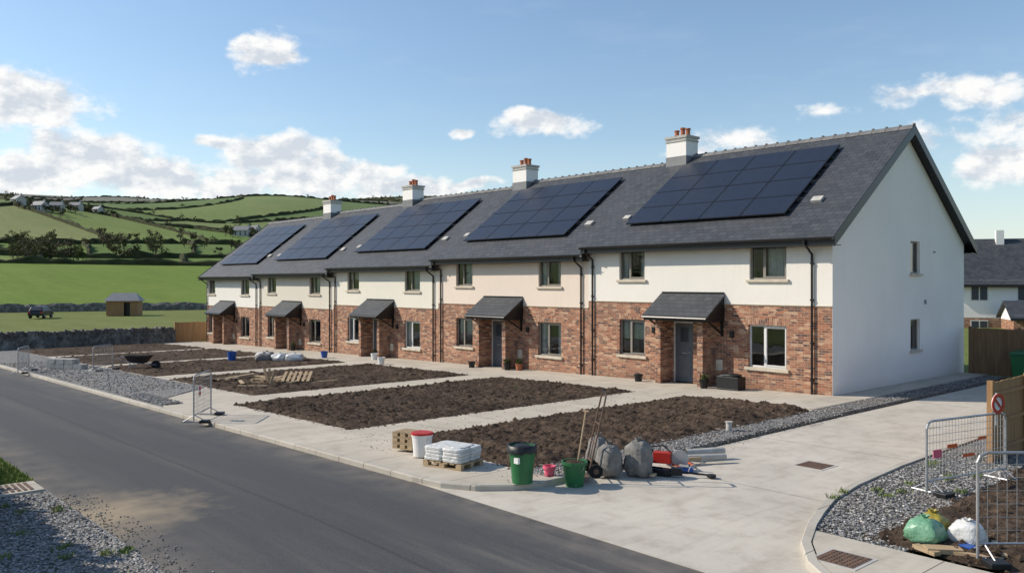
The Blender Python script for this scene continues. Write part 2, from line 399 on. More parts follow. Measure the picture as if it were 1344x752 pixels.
def tree(mb,x,y,z,h,mat,leaf=.8,n=170,seed=0):
    r=random.Random(seed)
    mb.cyl((x,y,z-.5),(x+r.uniform(-.3,.3),y,z+h*.45),h*.03,h*.018,6,0)
    cl=[]
    for i in range(r.randint(7,11)):
        t=r.uniform(0,6.28); rr=r.uniform(0,.42)*h; zz=r.uniform(.3,.86)*h
        c=V((x+rr*math.cos(t),y+rr*math.sin(t),z+zz)); cl.append((c,r.uniform(.11,.2)*h))
        mb.cyl((x,y,z+h*.25),c,h*.012,h*.004,4,0)
    for i in range(n):
        c,R=r.choice(cl); d=V((r.gauss(0,1),r.gauss(0,1),r.gauss(0,.8))).normalized()*R*r.uniform(.4,1.15)
        p=c+d; s=leaf*r.uniform(.4,1.1); u=V((r.uniform(-1,1),r.uniform(-1,1),r.uniform(-1,1))).normalized(); w=u.orthogonal().normalized()
        mb.add([p-u*s*.5,p+w*s*.5,p+u*s*.5,p-w*s*.5],[(0,1,2,3)],mat if r.random()<.75 else 1+(mat%4))
tm=MB(); sd=0
for (p,D) in treepts:
    sd+=1; x,y=p; tree(tm,x,y,H(x,y),rnd.uniform(3.5,7.5),rnd.randint(1,4),.8,90,sd)
for i in range(120):
    az=rnd.uniform(-31,-14); D=rnd.uniform(258,400)
    if noise.noise(V((az*.35,D*.012,2)))<-.02: continue
    x,y=xy(D,az); sd+=1; tree(tm,x,y,H(x,y),rnd.uniform(3.5,7.5),rnd.randint(1,4),.5,260,sd)
for i in range(55):
    az=rnd.uniform(-34,-12); D=rnd.uniform(380,600)
    if noise.noise(V((az*.3,D*.01,5)))<.02: continue
    x,y=xy(D,az); sd+=1; tree(tm,x,y,H(x,y),rnd.uniform(4,8),rnd.randint(1,4),.75,150,sd)
COT=[(-29.5,600,9,6,3.6,.5),(-28.6,615,8,5,3.2,.9),(-30.6,630,9,6,3.6,.2),(-27.6,640,8,5,3.4,.7),(-17.9,560,10,6,4,.7),(-17.2,580,9,6,3.8,.4),(-16.3,540,9,6,3.6,.8),(-26.4,660,8,5,3.2,.3)]
for q in COT:
    for k in range(6):
        az=q[0]+rnd.uniform(-1.2,1.2); D=q[1]+rnd.uniform(-24,12); x,y=xy(D,az); sd+=1; tree(tm,x,y,H(x,y),rnd.uniform(3.5,7),rnd.randint(1,4),.8,120,sd)
tm.obj('distant_trees',[BARK]+LEAF)
# unseen tree belt behind the viewpoint, added for the windows to mirror
tb=MB()
for i in range(30):
    x=-75+i*3.2+rnd.uniform(-1,1); y=-50+rnd.uniform(-4,4); tree(tb,x,y,H(x,y)-.1,rnd.uniform(4,8),rnd.randint(1,4),.6,260,900+i)
tb.obj('reflection_trees',[BARK]+LEAF)
def cottage(az,D,L,W,hh,rz):
    x,y=xy(D,az); z=H(x,y); e=empty('cottage',(x,y,z-.3),rz); mb=MB()
    mb.box(-L/2,L/2,-W/2,W/2,-1,hh,0)
    mb.add([(-L/2,-W/2,hh),(-L/2,W/2,hh),(-L/2,0,hh+W*.42)],[(0,2,1)],0); mb.add([(L/2,-W/2,hh),(L/2,W/2,hh),(L/2,0,hh+W*.42)],[(0,1,2)],0)
    for i in range(3):
        xx=-L/2+L*(i+.5)/3; mb.box(xx-.5,xx+.5,-W/2-.03,-W/2+.02,.8,1.9,1); mb.box(xx-.5,xx+.5,-W/2-.03,-W/2+.02,2.3,3.1,1)
    mb.obj('walls',[RGREY,BLACK],e)
    r=MB()
    for s in(-1,1): r.hexa([(-L/2-.3,s*(W/2+.4),hh-.3),(L/2+.3,s*(W/2+.4),hh-.3),(L/2+.3,0,hh+W*.42),(-L/2-.3,0,hh+W*.42),(-L/2-.3,s*(W/2+.4),hh-.1),(L/2+.3,s*(W/2+.4),hh-.1),(L/2+.3,0,hh+W*.42+.25),(-L/2-.3,0,hh+W*.42+.25)])
    r.obj('roof',LEAD,e); c=MB(); c.box(L/2-1.2,L/2-.3,-.4,.4,hh,hh+W*.42+1.1); c.obj('chimney',RGREY,e)
for q in COT: cottage(*q)
# ---------------------------------------------------------------- roads and paving
road=slab('road',[(-260,-20),(60,-20),(60,-15.2),(-260,-15.2)],.006,ASPH,.3)
CL=[(.2,-15.2),(.9,-15.1),(1.45,-14.8),(1.85,-14.3),(2.0,-13.7),(2.05,-12),(1.95,-9.6),(1.8,-3),(1.75,9.5)]
CR=[(8.6,-15.2),(7.7,-14.75),(7.0,-14.15),(6.55,-13.5),(6.2,-12.7),(5.95,-12.0),(5.7,-11.2),(5.5,-10),(5.35,-8),(5.3,-6),(5.25,-2),(5.2,9.5)]
slab('driveway',CL+CR[::-1],.014,DRIVE,.3)
slab('pavement',[(-49,-15.05),(.2,-15.05),(.85,-14.96),(1.33,-14.7),(1.7,-14.25),(1.85,-13.7),(1.85,-13.45),(-49,-13.45)],.1,CONCP,.3)
slab('garden_path',[(-49,-13.44),(1.0,-13.44),(1.0,-2.9),(-49,-2.9)],.095,CONCPY,.3)
slab('footpath',[(-49,-2.89),(.95,-2.89),(.95,9.7),(.003,9.7),(.003,-.003),(-49,-.003)],.1,CONCP,.3)
def kerb(name,pts,w=.14,top=.11,flip=1,mat=None):
    mb=MB(); P=[]
    for a,b in zip(pts[:-1],pts[1:]):
        L=math.dist(a,b); n=1 if L>20 else max(1,int(L/.5))
        for i in range(n): P.append((lerp(a[0],b[0],i/n),lerp(a[1],b[1],i/n)))
    P.append(pts[-1]); n=len(P);vs=[]
    for i,(x,y) in enumerate(P):
        q=P[min(i+1,n-1)];p=P[max(i-1,0)]; t=V((q[0]-p[0],q[1]-p[1],0)).normalized(); nn=V((-t.y,t.x,0))*flip
        z=gz(x)
        for a,b in ((0,-.2),(0,top-.02),(.015,top),(w,top),(w,-.2)): vs.append((x+nn.x*a,y+nn.y*a,z+b))
    fs=[]
    for i in range(n-1):
        for k in range(4): fs.append((i*5+k,i*5+k+5,i*5+k+6,i*5+k+1))
    mb.add(vs,fs); mb.obj(name,mat or KERB)
kerb('kerb',[(-260,-15.2),(-50,-15.2),(0,-15.2)]+CL[:6],.145,.112)
kerb('kerb',CR[::-1]+[(60,-15.2)],.13,.112,1)
slab('pavement',[(8.7,-15.06),(7.8,-14.63),(7.12,-14.05),(6.68,-13.42),(6.4,-12.9),(30,-12.9),(30,-15.06)],.1,CONCP,.3)
slab('gravel_strip',[(1.98,-13.4),(1.91,-12),(1.83,-9.6),(1.68,-3),(1.63,9.5),(.96,9.5),(.96,-2.88),(1.01,-2.88),(1.01,-13.4)],.085,GRAV)
slab('gravel_strip',[(6.33,-12.88),(6.08,-12.0),(5.83,-11.2),(5.63,-10),(5.48,-8),(5.43,-6),(5.38,-2),(5.33,9.5),(6.25,9.5),(6.6,-3),(7.2,-9),(7.6,-12.88)],.08,GRAV)
slab('gravel_strip',[(-49,-15.04),(-12.6,-15.04),(-14.5,-14.4),(-17,-12.1),(-49,-12.1)],.118,GRAV)
slab('gravel_verge',[(-4.4,-20.01),(60,-20.01),(60,-30),(-4.4,-30)],.02,GRAV)
slab('grass_verge',[(-260,-20.01),(-4.41,-20.01),(-4.41,-30),(-260,-30)],.05,VERGE)
e=empty('drain_grating',(-4.0,-20.95,gz(-4.0)+.03)); b=MB(); b.box(-.4,.4,-.9,.9,-.1,.03); b.obj('surround',KERB,e)
b=MB()
for i in range(17): b.box(-.3,.3,-.78+i*.093,-.73+i*.093,.03,.045)
b.obj('bars',RUST,e)
# soil beds
def bed(x0,x1,y0,y1,rows_=False,clods=500,step=.1,seed=1,base=.1):
    mb=MB(); nx=int((x1-x0)/step);ny=int((y1-y0)/step);r=random.Random(seed);vs=[];fs=[]
    def hh(x,y):
        e=min(x-x0,x1-x,y-y0,y1-y); k=sm(0,.35,e)
        n=noise.noise(V((x*.8,y*.8,seed)))*.04+noise.noise(V((x*2.6,y*2.6,seed+5)))*.04+noise.noise(V((x*6,y*6,seed)))*.05+abs(noise.noise(V((x*13,y*13,seed))))*.055
        if rows_: n+=.045*math.sin(y*9+math.sin(x*1.3)*.8)*sm(x0+.3,x0+1.5,x)
        return gz(x)+base-.012+k*max(.016,.06+n)
    for j in range(ny+1):
        for i in range(nx+1):
            x=lerp(x0,x1,i/nx);y=lerp(y0,y1,j/ny)
            ex=noise.noise(V((x*1.5,y*1.5,7)))*.07
            vs.append((x+(ex if i in(0,nx) else 0),y+(ex if j in (0,ny) else 0),hh(x,y)+(r.uniform(-.004,.016) if 0<i<nx and 0<j<ny else 0)))
    for j in range(ny):
        for i in range(nx):
            a=j*(nx+1)+i; fs.append((a,a+1,a+nx+2,a+nx+1))
    mb.add(vs,fs)
    for k in range(clods):
        x=r.uniform(x0-.12,x1+.12);y=r.uniform(y0-.12,y1+.12);s=r.choice([.02,.03,.03,.04,.05,.08])*r.uniform(.6,1.2)
        z=max(gz(x)+base,hh(min(max(x,x0),x1),min(max(y,y0),y1)))
        if not(x0<x<x1 and y0<y<y1): s*=.45
        p=[V((x+s*dx*r.uniform(.7,1.3),y+s*dy*r.uniform(.7,1.3),z+s*dz*r.uniform(.5,1))) for dx,dy,dz in((1,0,0),(0,1,0),(-1,0,0),(0,-1,0),(0,0,1),(0,0,-.5))]
        mb.add(p,[(0,1,4),(1,2,4),(2,3,4),(3,0,4)])
    return mb.obj('garden_soil',SOIL,smooth=False)
bed(-3.15,1.05,-13.45,-3.0,True,3600,.07,1)
bed(-11.6,-5,-13.35,-3.0,False,4800,.08,2)
bed(-21,-13.3,-12.0,-3.0,False,2500,.12,3)
bed(-29.4,-22.7,-12.0,-3.0,False,1000,.16,4)
bed(-38.4,-30.8,-12.0,-3.0,False,500,.2,5)
bed(-47.8,-39.8,-12.0,-3.0,False,400,.25,6)
bed(7.0,14,-12.7,-4.5,False,3000,.08,8,.085)
def pip(x,y,P):
    c=False; j=len(P)-1
    for i in range(len(P)):
        if (P[i][1]>y)!=(P[j][1]>y) and x<(P[j][0]-P[i][0])*(y-P[i][1])/(P[j][1]-P[i][1])+P[i][0]: c=not c
        j=i
    return c
RSTRIP=[(6.4,-12.8),(6.15,-12.0),(5.9,-11.2),(5.7,-10),(5.55,-8),(5.5,-6),(6.5,-5),(7.1,-8),(7.3,-12.8)]
def stones(name,poly_rects,n,z,seed,smin=.012,smax=.035,poly=None):
    mb=MB(); r=random.Random(seed)
    for k in range(n):
        x0,x1,y0,y1=r.choice(poly_rects); x=r.uniform(x0,x1);y=r.uniform(y0,y1);s=r.uniform(smin,smax); zz=gz(x)+z
        if poly and not pip(x,y,poly): continue
        t=r.uniform(0,6); p=[V((x+s*math.cos(t+a)*r.uniform(.7,1.3),y+s*math.sin(t+a)*r.uniform(.6,1.1),zz+s*.25)) for a in (0,1.57,3.14,4.7)]+[V((x,y,zz+s*.8)),V((x,y,zz-s*.4))]
        mb.add(p,[(0,1,4),(1,2,4),(2,3,4),(3,0,4),(1,0,5),(2,1,5),(3,2,5),(0,3,5)])
    return mb.obj(name,GRAVD)
stones('gravel_stones',[(1.05,1.9,-13.3,-3),(1.0,1.6,-3,9)],2600,.09,3)
stones('gravel_stones',[(5.5,7.3,-12.8,-5)],6500,.085,13,poly=RSTRIP)
stones('gravel_stones',[(-3.5,6,-23,-20.05)],6500,.02,4)
stones('gravel_stones',[(-36,-17,-15,-12.2),(-16.5,-13,-15,-14.3)],3500,.12,5,.02,.05)
stones('gravel_stones',[(-4.9,-3.2,-14,-3),(1,2.6,-14.2,-8),(-3,2,-14.3,-13.3)],450,.1,6,.008,.02)
stones('gravel_stones',[(-3,5,-20.0,-19.5),(-3,3,-20.0,-19.75)],500,.01,7,.008,.022)
mb=MB(); r=random.Random(5)
for k in range(16000):
    x=-4.45-abs(r.gauss(0,3.5));y=-20.05-abs(r.uniform(0,5)); h=r.uniform(.04,.11);t=r.uniform(0,6.28);z=gz(x)+.05
    dx,dy=math.cos(t)*.012,math.sin(t)*.012; lx,ly=r.uniform(-.04,.04),r.uniform(-.04,.04)
    mb.add([(x-dx,y-dy,z),(x+dx,y+dy,z),(x+lx,y+ly,z+h)],[(0,1,2)])
for c in range(34):
    cx,cy=r.choice([(r.uniform(-3,3.2),-20.05-r.random()**2*1.6),(r.uniform(5.7,7),r.uniform(-12,-7)),(r.uniform(-11,-5.5),r.uniform(-13,-4))])
    for k in range(40):
        x=cx+r.gauss(0,.05);y=cy+r.gauss(0,.05); h=r.uniform(.03,.08);t=r.uniform(0,6.28);z=gz(x)+(.02 if cy<-20 else .12)
        dx,dy=math.cos(t)*.01,math.sin(t)*.01; mb.add([(x-dx,y-dy,z),(x+dx,y+dy,z),(x+r.uniform(-.05,.05),y+r.uniform(-.05,.05),z+h)],[(0,1,2)])
mb.obj('verge_grass_tufts',BLADE)
def manhole(x,y,w,d,off):
    e=empty('manhole_cover',(x,y,off)); m1=MB(); m1.box(-w/2,w/2,-d/2,d/2,-.03,.006); m1.obj('frame',CAP,e)
    m2=MB(); m2.box(-w/2+.05,w/2-.05,-d/2+.05,d/2-.05,-.02,.010)
    n=7
    for i in range(n):
        for j in range(n):
            xx=lerp(-w/2+.1,w/2-.1,i/(n-1));yy=lerp(-d/2+.1,d/2-.1,j/(n-1)); m2.box(xx-.022,xx+.022,yy-.022,yy+.022,.010,.016)
    m2.obj('cover',RUST,e)
manhole(4.2,-8.8,.62,.62,.014); manhole(7.25,-13.75,.6,.6,.1)
# ---------------------------------------------------------------- houses
def wallopen(mb,x0,x1,z0,z1,ops,y0,y1,m=0,axis='x'):
    xs=sorted(set([x0,x1]+[q for o in ops for q in (o[0],o[1]) if x0<q<x1]))
    for a,b in zip(xs[:-1],xs[1:]):
        mid=(a+b)/2; segs=[(z0,z1)]
        for o in ops:
            if o[0]<mid<o[1]:
                ns=[]
                for s in segs:
                    if o[3]<=s[0] or o[2]>=s[1]: ns.append(s);continue
                    if o[2]>s[0]: ns.append((s[0],o[2]))
                    if o[3]<s[1]: ns.append((o[3],s[1]))
                segs=ns
        for s in segs:
            if axis=='x': mb.box(a,b,y0,y1,s[0],s[1],m)
            else: mb.box(y0,y1,a,b,s[0],s[1],m)
def window(e,x0,x1,z0,z1,y,split=.38,frame=FRAME,axis='x',curt=0,bars=True):
    f=MB();g=MB();c=MB()
    def B(mb,a0,a1,d0,d1,b0,b1,m=0):
        if axis=='x': mb.box(a0,a1,y+d0,y+d1,b0,b1,m)
        else: mb.box(y-d1,y-d0,a0,a1,b0,b1,m)
    t=.055; a,b=.09,.15
    B(f,x0,x1,a,b,z0,z0+t);B(f,x0,x1,a,b,z1-t,z1);B(f,x0,x0+t,a,b,z0+t,z1-t);B(f,x1-t,x1,a,b,z0+t,z1-t)
    xm=lerp(x0,x1,split)
    if bars:
        B(f,xm-.03,xm+.03,a+.004,b,z0+t,z1-t)
        s=.04; q0,q1=xm+.03,x1-t
        B(f,q0,q1,a-.015,b-.01,z0+t,z0+t+s);B(f,q0,q1,a-.015,b-.01,z1-t-s,z1-t);B(f,q0,q0+s,a-.015,b-.01,z0+t+s,z1-t-s);B(f,q1-s,q1,a-.015,b-.01,z0+t+s,z1-t-s)
    f.obj('window_frame',frame,e)
    q=[(x0+t-.01,z0+t-.01),(x1-t+.01,z0+t-.01),(x1-t+.01,z1-t+.01),(x0+t-.01,z1-t+.01)]
    g.add([(u,y+.125,v) if axis=='x' else (y-.125,u,v) for u,v in q],[(0,1,2,3)]); g.obj('window_glass',GLASS,e)
    if curt:
        W=x1-x0
        spans=[(x0+.02,x0+W*.26),(x1-W*.26,x1-.02)] if curt==1 else ([(x0+.02,x1-.02)] if curt==2 else [(xm+.1,x1-.02)])
        for q0,q1 in spans:
            k=int((q1-q0)/.035);vs=[]
            for i in range(k+1):
                xx=lerp(q0,q1,i/k); dd=.2+.025*math.sin(i*1.7)+.01*math.sin(i*.9)
                zb=z0+.02 if curt!=2 else lerp(z0,z1,.45)
                for zz in (zb,z1): vs.append((xx,y+dd,zz) if axis=='x' else (y-dd,xx,zz))
            c.add(vs,[(2*i,2*i+2,2*i+3,2*i+1) for i in range(k)])
        c.obj('curtain',CURT,e)
D_=10.0
def house(S0,L,zo,ridge,idx,left_gable=False,right_gable=False,chim=True):
    e=empty('terraced_house',(-S0,0,zo))
    RN=RND[idx]; EV=5.12
    slope=(ridge-EV)/5.0
    gw=[(1.5,2.8),(7.1,8.3)]
    ops_up=[(-b,-a,3.55,4.84) for a,b in gw]; ops_lo=[(-2.85,-1.5,.75,2.1),(-8.3,-7.1,.8,2.1),(-5.87,-5.0,-.02,2.1),(-4.72,-4.42,-.02,2.1)]
    L0=-L
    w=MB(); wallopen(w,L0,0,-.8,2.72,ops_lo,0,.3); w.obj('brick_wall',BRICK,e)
    w=MB(); wallopen(w,L0,0,2.72,5.1,ops_up,-.012,.3); w.obj('render_wall',RN,e)
    gops=[(5.35,6.1,3.75,4.85),(5.35,6.1,1.15,2.2)] if right_gable else []
    w=MB()
    if right_gable:
        wallopen(w,.302,D_,-.8,5.1,gops,-.28,.004,axis='y')
        wallopen(w,-.014,.302,-.8,5.1,[],-.0,.004,axis='y')
        w.add([(.004,-.012,5.1),(.004,D_,5.1),(.004,5,ridge-.05),(-.28,-.012,5.1),(-.28,D_,5.1),(-.28,5,ridge-.05)],[(0,1,2),(5,4,3),(0,2,5,3),(1,4,5,2)])
    else:
        w.box(-.25,0,.302,D_,-.8,5.1); w.add([(0,0,5.1),(0,D_,5.1),(0,5,ridge-.05)],[(0,1,2)])
    w.box(L0,L0+.25,.302,D_,-.8,5.1); w.add([(L0,0,5.1),(L0,D_,5.1),(L0,5,ridge-.05)],[(0,2,1)])
    w.box(L0+.25,-.28,D_-.3,D_,-.8,5.1)
    w.obj('gable_wall',RWHITE,e)
    w=MB(); w.box(L0+.25,-.28,.302,D_-.3,2.6,2.75); w.box(L0+.25,-.28,3.2,3.3,-.3,2.6);w.box(L0+.25,-.28,3.2,3.3,2.75,5.0); w.box(L0+.25,-.28,.302,D_-.3,-.1,-.02); w.box(-4.0,-3.9,.302,3.2,-.02,2.6); w.box(-5.0,-4.9,.302,3.2,2.75,5.0); w.box(L0+.25,-.28,.302,D_-.3,5.0,5.08);w.obj('interior_walls',DARKI,e)
    cs=random.Random(idx*7+3)
    for i,(a,b) in enumerate(gw): window(e,-b,-a,3.55,4.84,-.012,.36,curt=[3,1][i] if idx==0 else cs.choice([1,1,2,3]))
    for i,(a,b,c,d) in enumerate(ops_lo[:2]): window(e,a,b,c,d,0,.4,curt=[0,2][i] if idx==0 else cs.choice([0,1,2]),frame=FRAMEW if (idx==0 and i==0) or idx==2 else FRAME)
    if right_gable:
        for a,b,c,d in gops: window(e,a,b,c,d,.004,.5,axis='y',bars=False)
        s=MB()
        for a,b,c,d in gops: s.box(-.05,.09,a-.06,b+.06,c-.07,c-.002)
        s.obj('gable_sills',SILL,e)
        v=MB(); v.box(.004,.03,6.45,6.6,2.7,2.85);v.box(.004,.05,7.2,7.32,4.5,4.55); v.obj('wall_vents',LEAD,e)
    s=MB()
    for a,b,c,d in ops_up: s.box(a-.1,b+.1,-.09,.1,c-.09,c-.002)
    for a,b,c,d in ops_lo[:2]: s.box(a-.1,b+.1,-.08,.1,c-.1,c-.002)
    s.box(L0+.002,-.002,-.034,-.013,2.73,2.76)
    s.obj('stone_sills',SILL,e,bevel=.008)
    s=MB()
    for a,b,c,d in ops_lo[:2]: s.box(a-.1,b+.1,-.006,.05,d+.002,d+.225)
    s.obj('soldier_course',SOLD,e)
    d=MB(); d.box(-5.87,-5.82,.08,.16,0,2.1);d.box(-5.05,-5.0,.08,.16,0,2.1);d.box(-5.82,-5.05,.08,.16,2.05,2.1)
    d.box(-4.72,-4.69,.08,.16,0,2.1);d.box(-4.45,-4.42,.08,.16,0,2.1);d.box(-4.69,-4.45,.08,.16,2.05,2.1);d.box(-4.69,-4.45,.08,.16,0,.12)
    d.obj('door_frame',FRAMEW,e)
    d=MB(); d.box(-5.82,-5.05,.11,.155,.02,2.05)
    for z0,z1 in ((.2,.95),(1.08,1.28)): d.box(-5.7,-5.17,.098,.112,z0,z1)
    d.obj('front_door',DOOR,e,bevel=.004)
    d=MB(); d.box(-5.6,-5.27,.1,.108,1.4,1.9);d.box(-4.7,-4.44,.115,.12,.1,2.06); d.obj('door_glass',SOLAR,e)
    d=MB(); d.cyl((-5.12,.09,1.05),(-5.12,.05,1.05),.012,n=8);d.cyl((-5.12,.055,1.05),(-5.24,.055,1.05),.01,n=8);d.box(-5.54,-5.32,.1,.108,1.0,1.03);d.obj('door_handle',STEEL,e)
    d=MB(); d.box(-6.0,-4.3,-.45,0,-.4,-.03); d.obj('door_step',CONC,e,bevel=.01)
    d=MB(); d.box(-6.73,-6.6,-.08,-.001,1.65,1.87,0);d.box(-3.5,-3.38,-.08,-.001,1.65,1.87,0);d.box(-4.05,-3.8,-.05,-.001,.55,.9,1);d.obj('lamp_and_meter_box',[BLACK,SILL],e)
    c=MB(); x0,x1=-6.35,-3.7; yt,zt,yb,zb=-.013,3.08,-1.05,2.34; t=.05
    c.hexa([(x0,yb,zb-t),(x1,yb,zb-t),(x1,yt,zt-t),(x0,yt,zt-t),(x0,yb,zb),(x1,yb,zb),(x1,yt,zt),(x0,yt,zt)]); c.obj('canopy_slates',SLATE2,e)
    c=MB(); c.box(x0+.04,x1-.04,yb+.02,yb+.05,zb-.17,zb-.055); c.cyl((x0,yb-.03,zb-.07),(x1,yb-.03,zb-.07),.045,n=8)
    for xx in (x0+.04,x1-.07):
        c.add([(xx,yt,zt-.055),(xx,yb+.05,zb-.055),(xx,yb+.05,zb-.17),(xx,yt,zb-.17),(xx+.03,yt,zt-.055),(xx+.03,yb+.05,zb-.055),(xx+.03,yb+.05,zb-.17),(xx+.03,yt,zb-.17)],[(0,1,2,3),(7,6,5,4),(0,4,5,1),(1,5,6,2),(2,6,7,3),(3,7,4,0)])
    for xx in (x0+.12,x1-.12):
        c.obox((xx,-.03-.013,1.98),(.07,.06,.6)); c.cyl((xx,-.05,1.75),(xx,-.85,2.2),.035,n=4)
    c.box(x0+.05,x1-.05,-.04,-.0135,zt-.03,zt+.05)
    c.obj('canopy_frame',BLACK,e)
    c=MB()
    for xx in (-6.02,-4.28): c.box(xx-.11,xx+.11,-.62,-.001,-.6,2.15)
    c.obj('porch_piers',BRICK,e)
    xr=.28 if right_gable else 0.06
    xl=L0-(.28 if left_gable else 0)
    zE=EV-.45*slope; r_=MB(); t=.14
    r_.hexa([(xl,-.45,zE-t),(xr,-.45,zE-t),(xr,5,ridge-t),(xl,5,ridge-t),(xl,-.45,zE),(xr,-.45,zE),(xr,5,ridge),(xl,5,ridge)])
    ya=D_+.45; r_.hexa([(xr,ya,zE-t),(xl,ya,zE-t),(xl,5,ridge-t),(xr,5,ridge-t),(xr,ya,zE),(xl,ya,zE),(xl,5,ridge),(xr,5,ridge)])
    r_.obj('slate_roof',SLATE,e)
    g=MB()
    for ya,yb_ in ((-.47,-.45),(D_+.45,D_+.47)): g.box(xl,xr,ya,yb_,zE-.26,zE-.01)
    for ya in (-.53,D_+.53):
        n=8; vs=[]
        for xx in (xl,xr):
            for i in range(n+1):
                a=math.pi*i/n; vs.append((xx,ya+.065*math.cos(a),zE-.04-.07*math.sin(a)))
        g.add(vs,[(i,i+1,n+2+i,n+1+i) for i in range(n)]); g.box(xl,xr,ya-.068,ya-.06,zE-.05,zE-.035)
    g.box(xl,xr-.01,-.45,-.013,zE-.26,zE-.24); g.box(xl,xr-.01,D_,D_+.45,zE-.26,zE-.24)
    for xx,on in ((xr,True),(xl-.03,left_gable)):
        if not on: continue
        for ya in (-.47,D_+.47):
            g.hexa([(xx,ya,zE-.3),(xx+.03,ya,zE-.3),(xx+.03,5,ridge-.27),(xx,5,ridge-.27),(xx,ya,zE+.025),(xx+.03,ya,zE+.025),(xx+.03,5,ridge+.04),(xx,5,ridge+.04)])
    if right_gable:
        for ya in (-.45,D_+.45):
            g.hexa([(.004,ya,zE-.25),(xr,ya,zE-.25),(xr,5,ridge-.22),(.004,5,ridge-.22),(.004,ya,zE-.2),(xr,ya,zE-.2),(xr,5,ridge-.18),(.004,5,ridge-.18)])
    for xx in ((-.62,L0+.25) if idx==0 else (-.35,L0+.25)):
        g.tube([(xx,-.53,zE-.1),(xx,-.53,zE-.2),(xx,-.07,zE-.5),(xx,-.07,-.3)],.036,8)
        for zz in (.5,1.6,2.9,4.0): g.box(xx-.05,xx+.05,-.1,-.013,zz,zz+.05)
    g.obj('gutters_and_bargeboards',BLACK,e)
    rt=MB(); n=int((xr-xl)/.45)
    for i in range(n):
        a=lerp(xl,xr,i/n)+.008;b=lerp(xl,xr,(i+1)/n)-.008;vs=[]
        for xx in (a,b):
            for dy,dz in ((-.17,-.1),(-.09,.015),(0,.06),(.09,.015),(.17,-.1)): vs.append((xx,5+dy,ridge+dz))
        rt.add(vs,[(k,k+1,k+6,k+5) for k in range(4)]+[(0,4,3,2,1),(5,6,7,8,9)])
        rt.box(b-.03,b+.03,4.95,5.05,ridge+.04,ridge+.095)
    rt.obj('ridge_tiles',RIDGE,e)
    def rp(x,ty,off):
        nn=V((0,-slope,1)).normalized(); return V((x,ty,EV+slope*ty))+nn*off
    def rbox(mb,xa,xb,ta,tb,o0,o1,m=0):
        mb.hexa([rp(xa,ta,o0),rp(xb,ta,o0),rp(xb,tb,o0),rp(xa,tb,o0),rp(xa,ta,o1),rp(xb,ta,o1),rp(xb,tb,o1),rp(xa,tb,o1)],m)
    pe=MB(); gl=MB(); uvs=[]
    sx0,sx1=(-8.45,-1.85) if idx<4 else (-7.6,-1.6); ta,tb=.58,4.22; nc,nr=4,4
    cl=(tb-ta)/nr; cw=(sx1-sx0)/nc; k=math.sqrt(1+slope*slope)
    for i in range(nc):
        for j in range(nr):
            xa,xb=sx0+i*cw+.012,sx0+(i+1)*cw-.012; t0,t1=ta+j*cl+.01,ta+(j+1)*cl-.01
            rbox(pe,xa,xb,t0,t1,.1,.14,0)
            vs=[rp(xa+.025,t0+.02,.143),rp(xb-.025,t0+.02,.143),rp(xb-.025,t1-.02,.143),rp(xa+.025,t1-.02,.143)]
            gl.add(vs,[(0,1,2,3)]); uvs+=[(0,0),(cw-.05,0),(cw-.05,cl*k-.05),(0,cl*k-.05)]
    for j in range(nr):
        for tt in (.25,.75):
            t0=ta+(j+tt)*cl; rbox(pe,sx0-.05,sx1+.05,t0-.02,t0+.02,.02,.098,0)
    pe.obj('solar_panel_frames',ALU,e)
    o=gl.obj('solar_panel_glass',SOLAR,e); uvl=o.data.uv_layers.new(name='UVMap')
    for i,u in enumerate(uvs): uvl.data[i].uv=u
    v=MB(); rbox(v,-1.35,-1.0,1.2,1.42,.0,.09)
    if idx<4: rbox(v,-9.0,-8.7,1.0,1.2,.0,.08)
    v.obj('roof_vents',CAP,e)
    if chim:
        cx=-L+.75; c=MB(); zt=ridge+.72
        c.box(cx-.5,cx+.5,4.45,5.25,ridge-1.2,zt,0)
        c.box(cx-.56,cx+.56,4.39,5.31,zt,zt+.1,1); c.box(cx-.53,cx+.53,4.42,5.28,zt-.14,zt-.06,1)
        c.box(cx-.515,cx+.515,4.435,5.265,ridge-1.1,ridge-.02,2)
        for q,hs in ((-.26,.8),(0.04,1.0),(.3,.85)): c.lathe((cx+q,4.85,zt+.1),[(.11,0),(.095,.06),(.09,.3*hs),(.115,.32*hs),(.115,.38*hs),(.08,.38*hs),(.075,.1)],12,3)
        c.lathe((cx,4.85,zt+.1),[(.5,0),(.3,.03),(0,.05)],4,1)
        c.obj('chimney',[RWHITE,CAP,LEAD,TERRA],e)
    return e
bl=[(0,9.85,0,8.66),(9.85,9.65,-.27,8.74),(19.5,9.8,-.54,8.84),(29.3,9.5,-.8,8.92),(38.8,8.7,-.95,8.9)]
for i,(s,L,z,rg) in enumerate(bl): house(s,L,z,rg,i,left_gable=(i==4),right_gable=(i==0),chim=i<4)
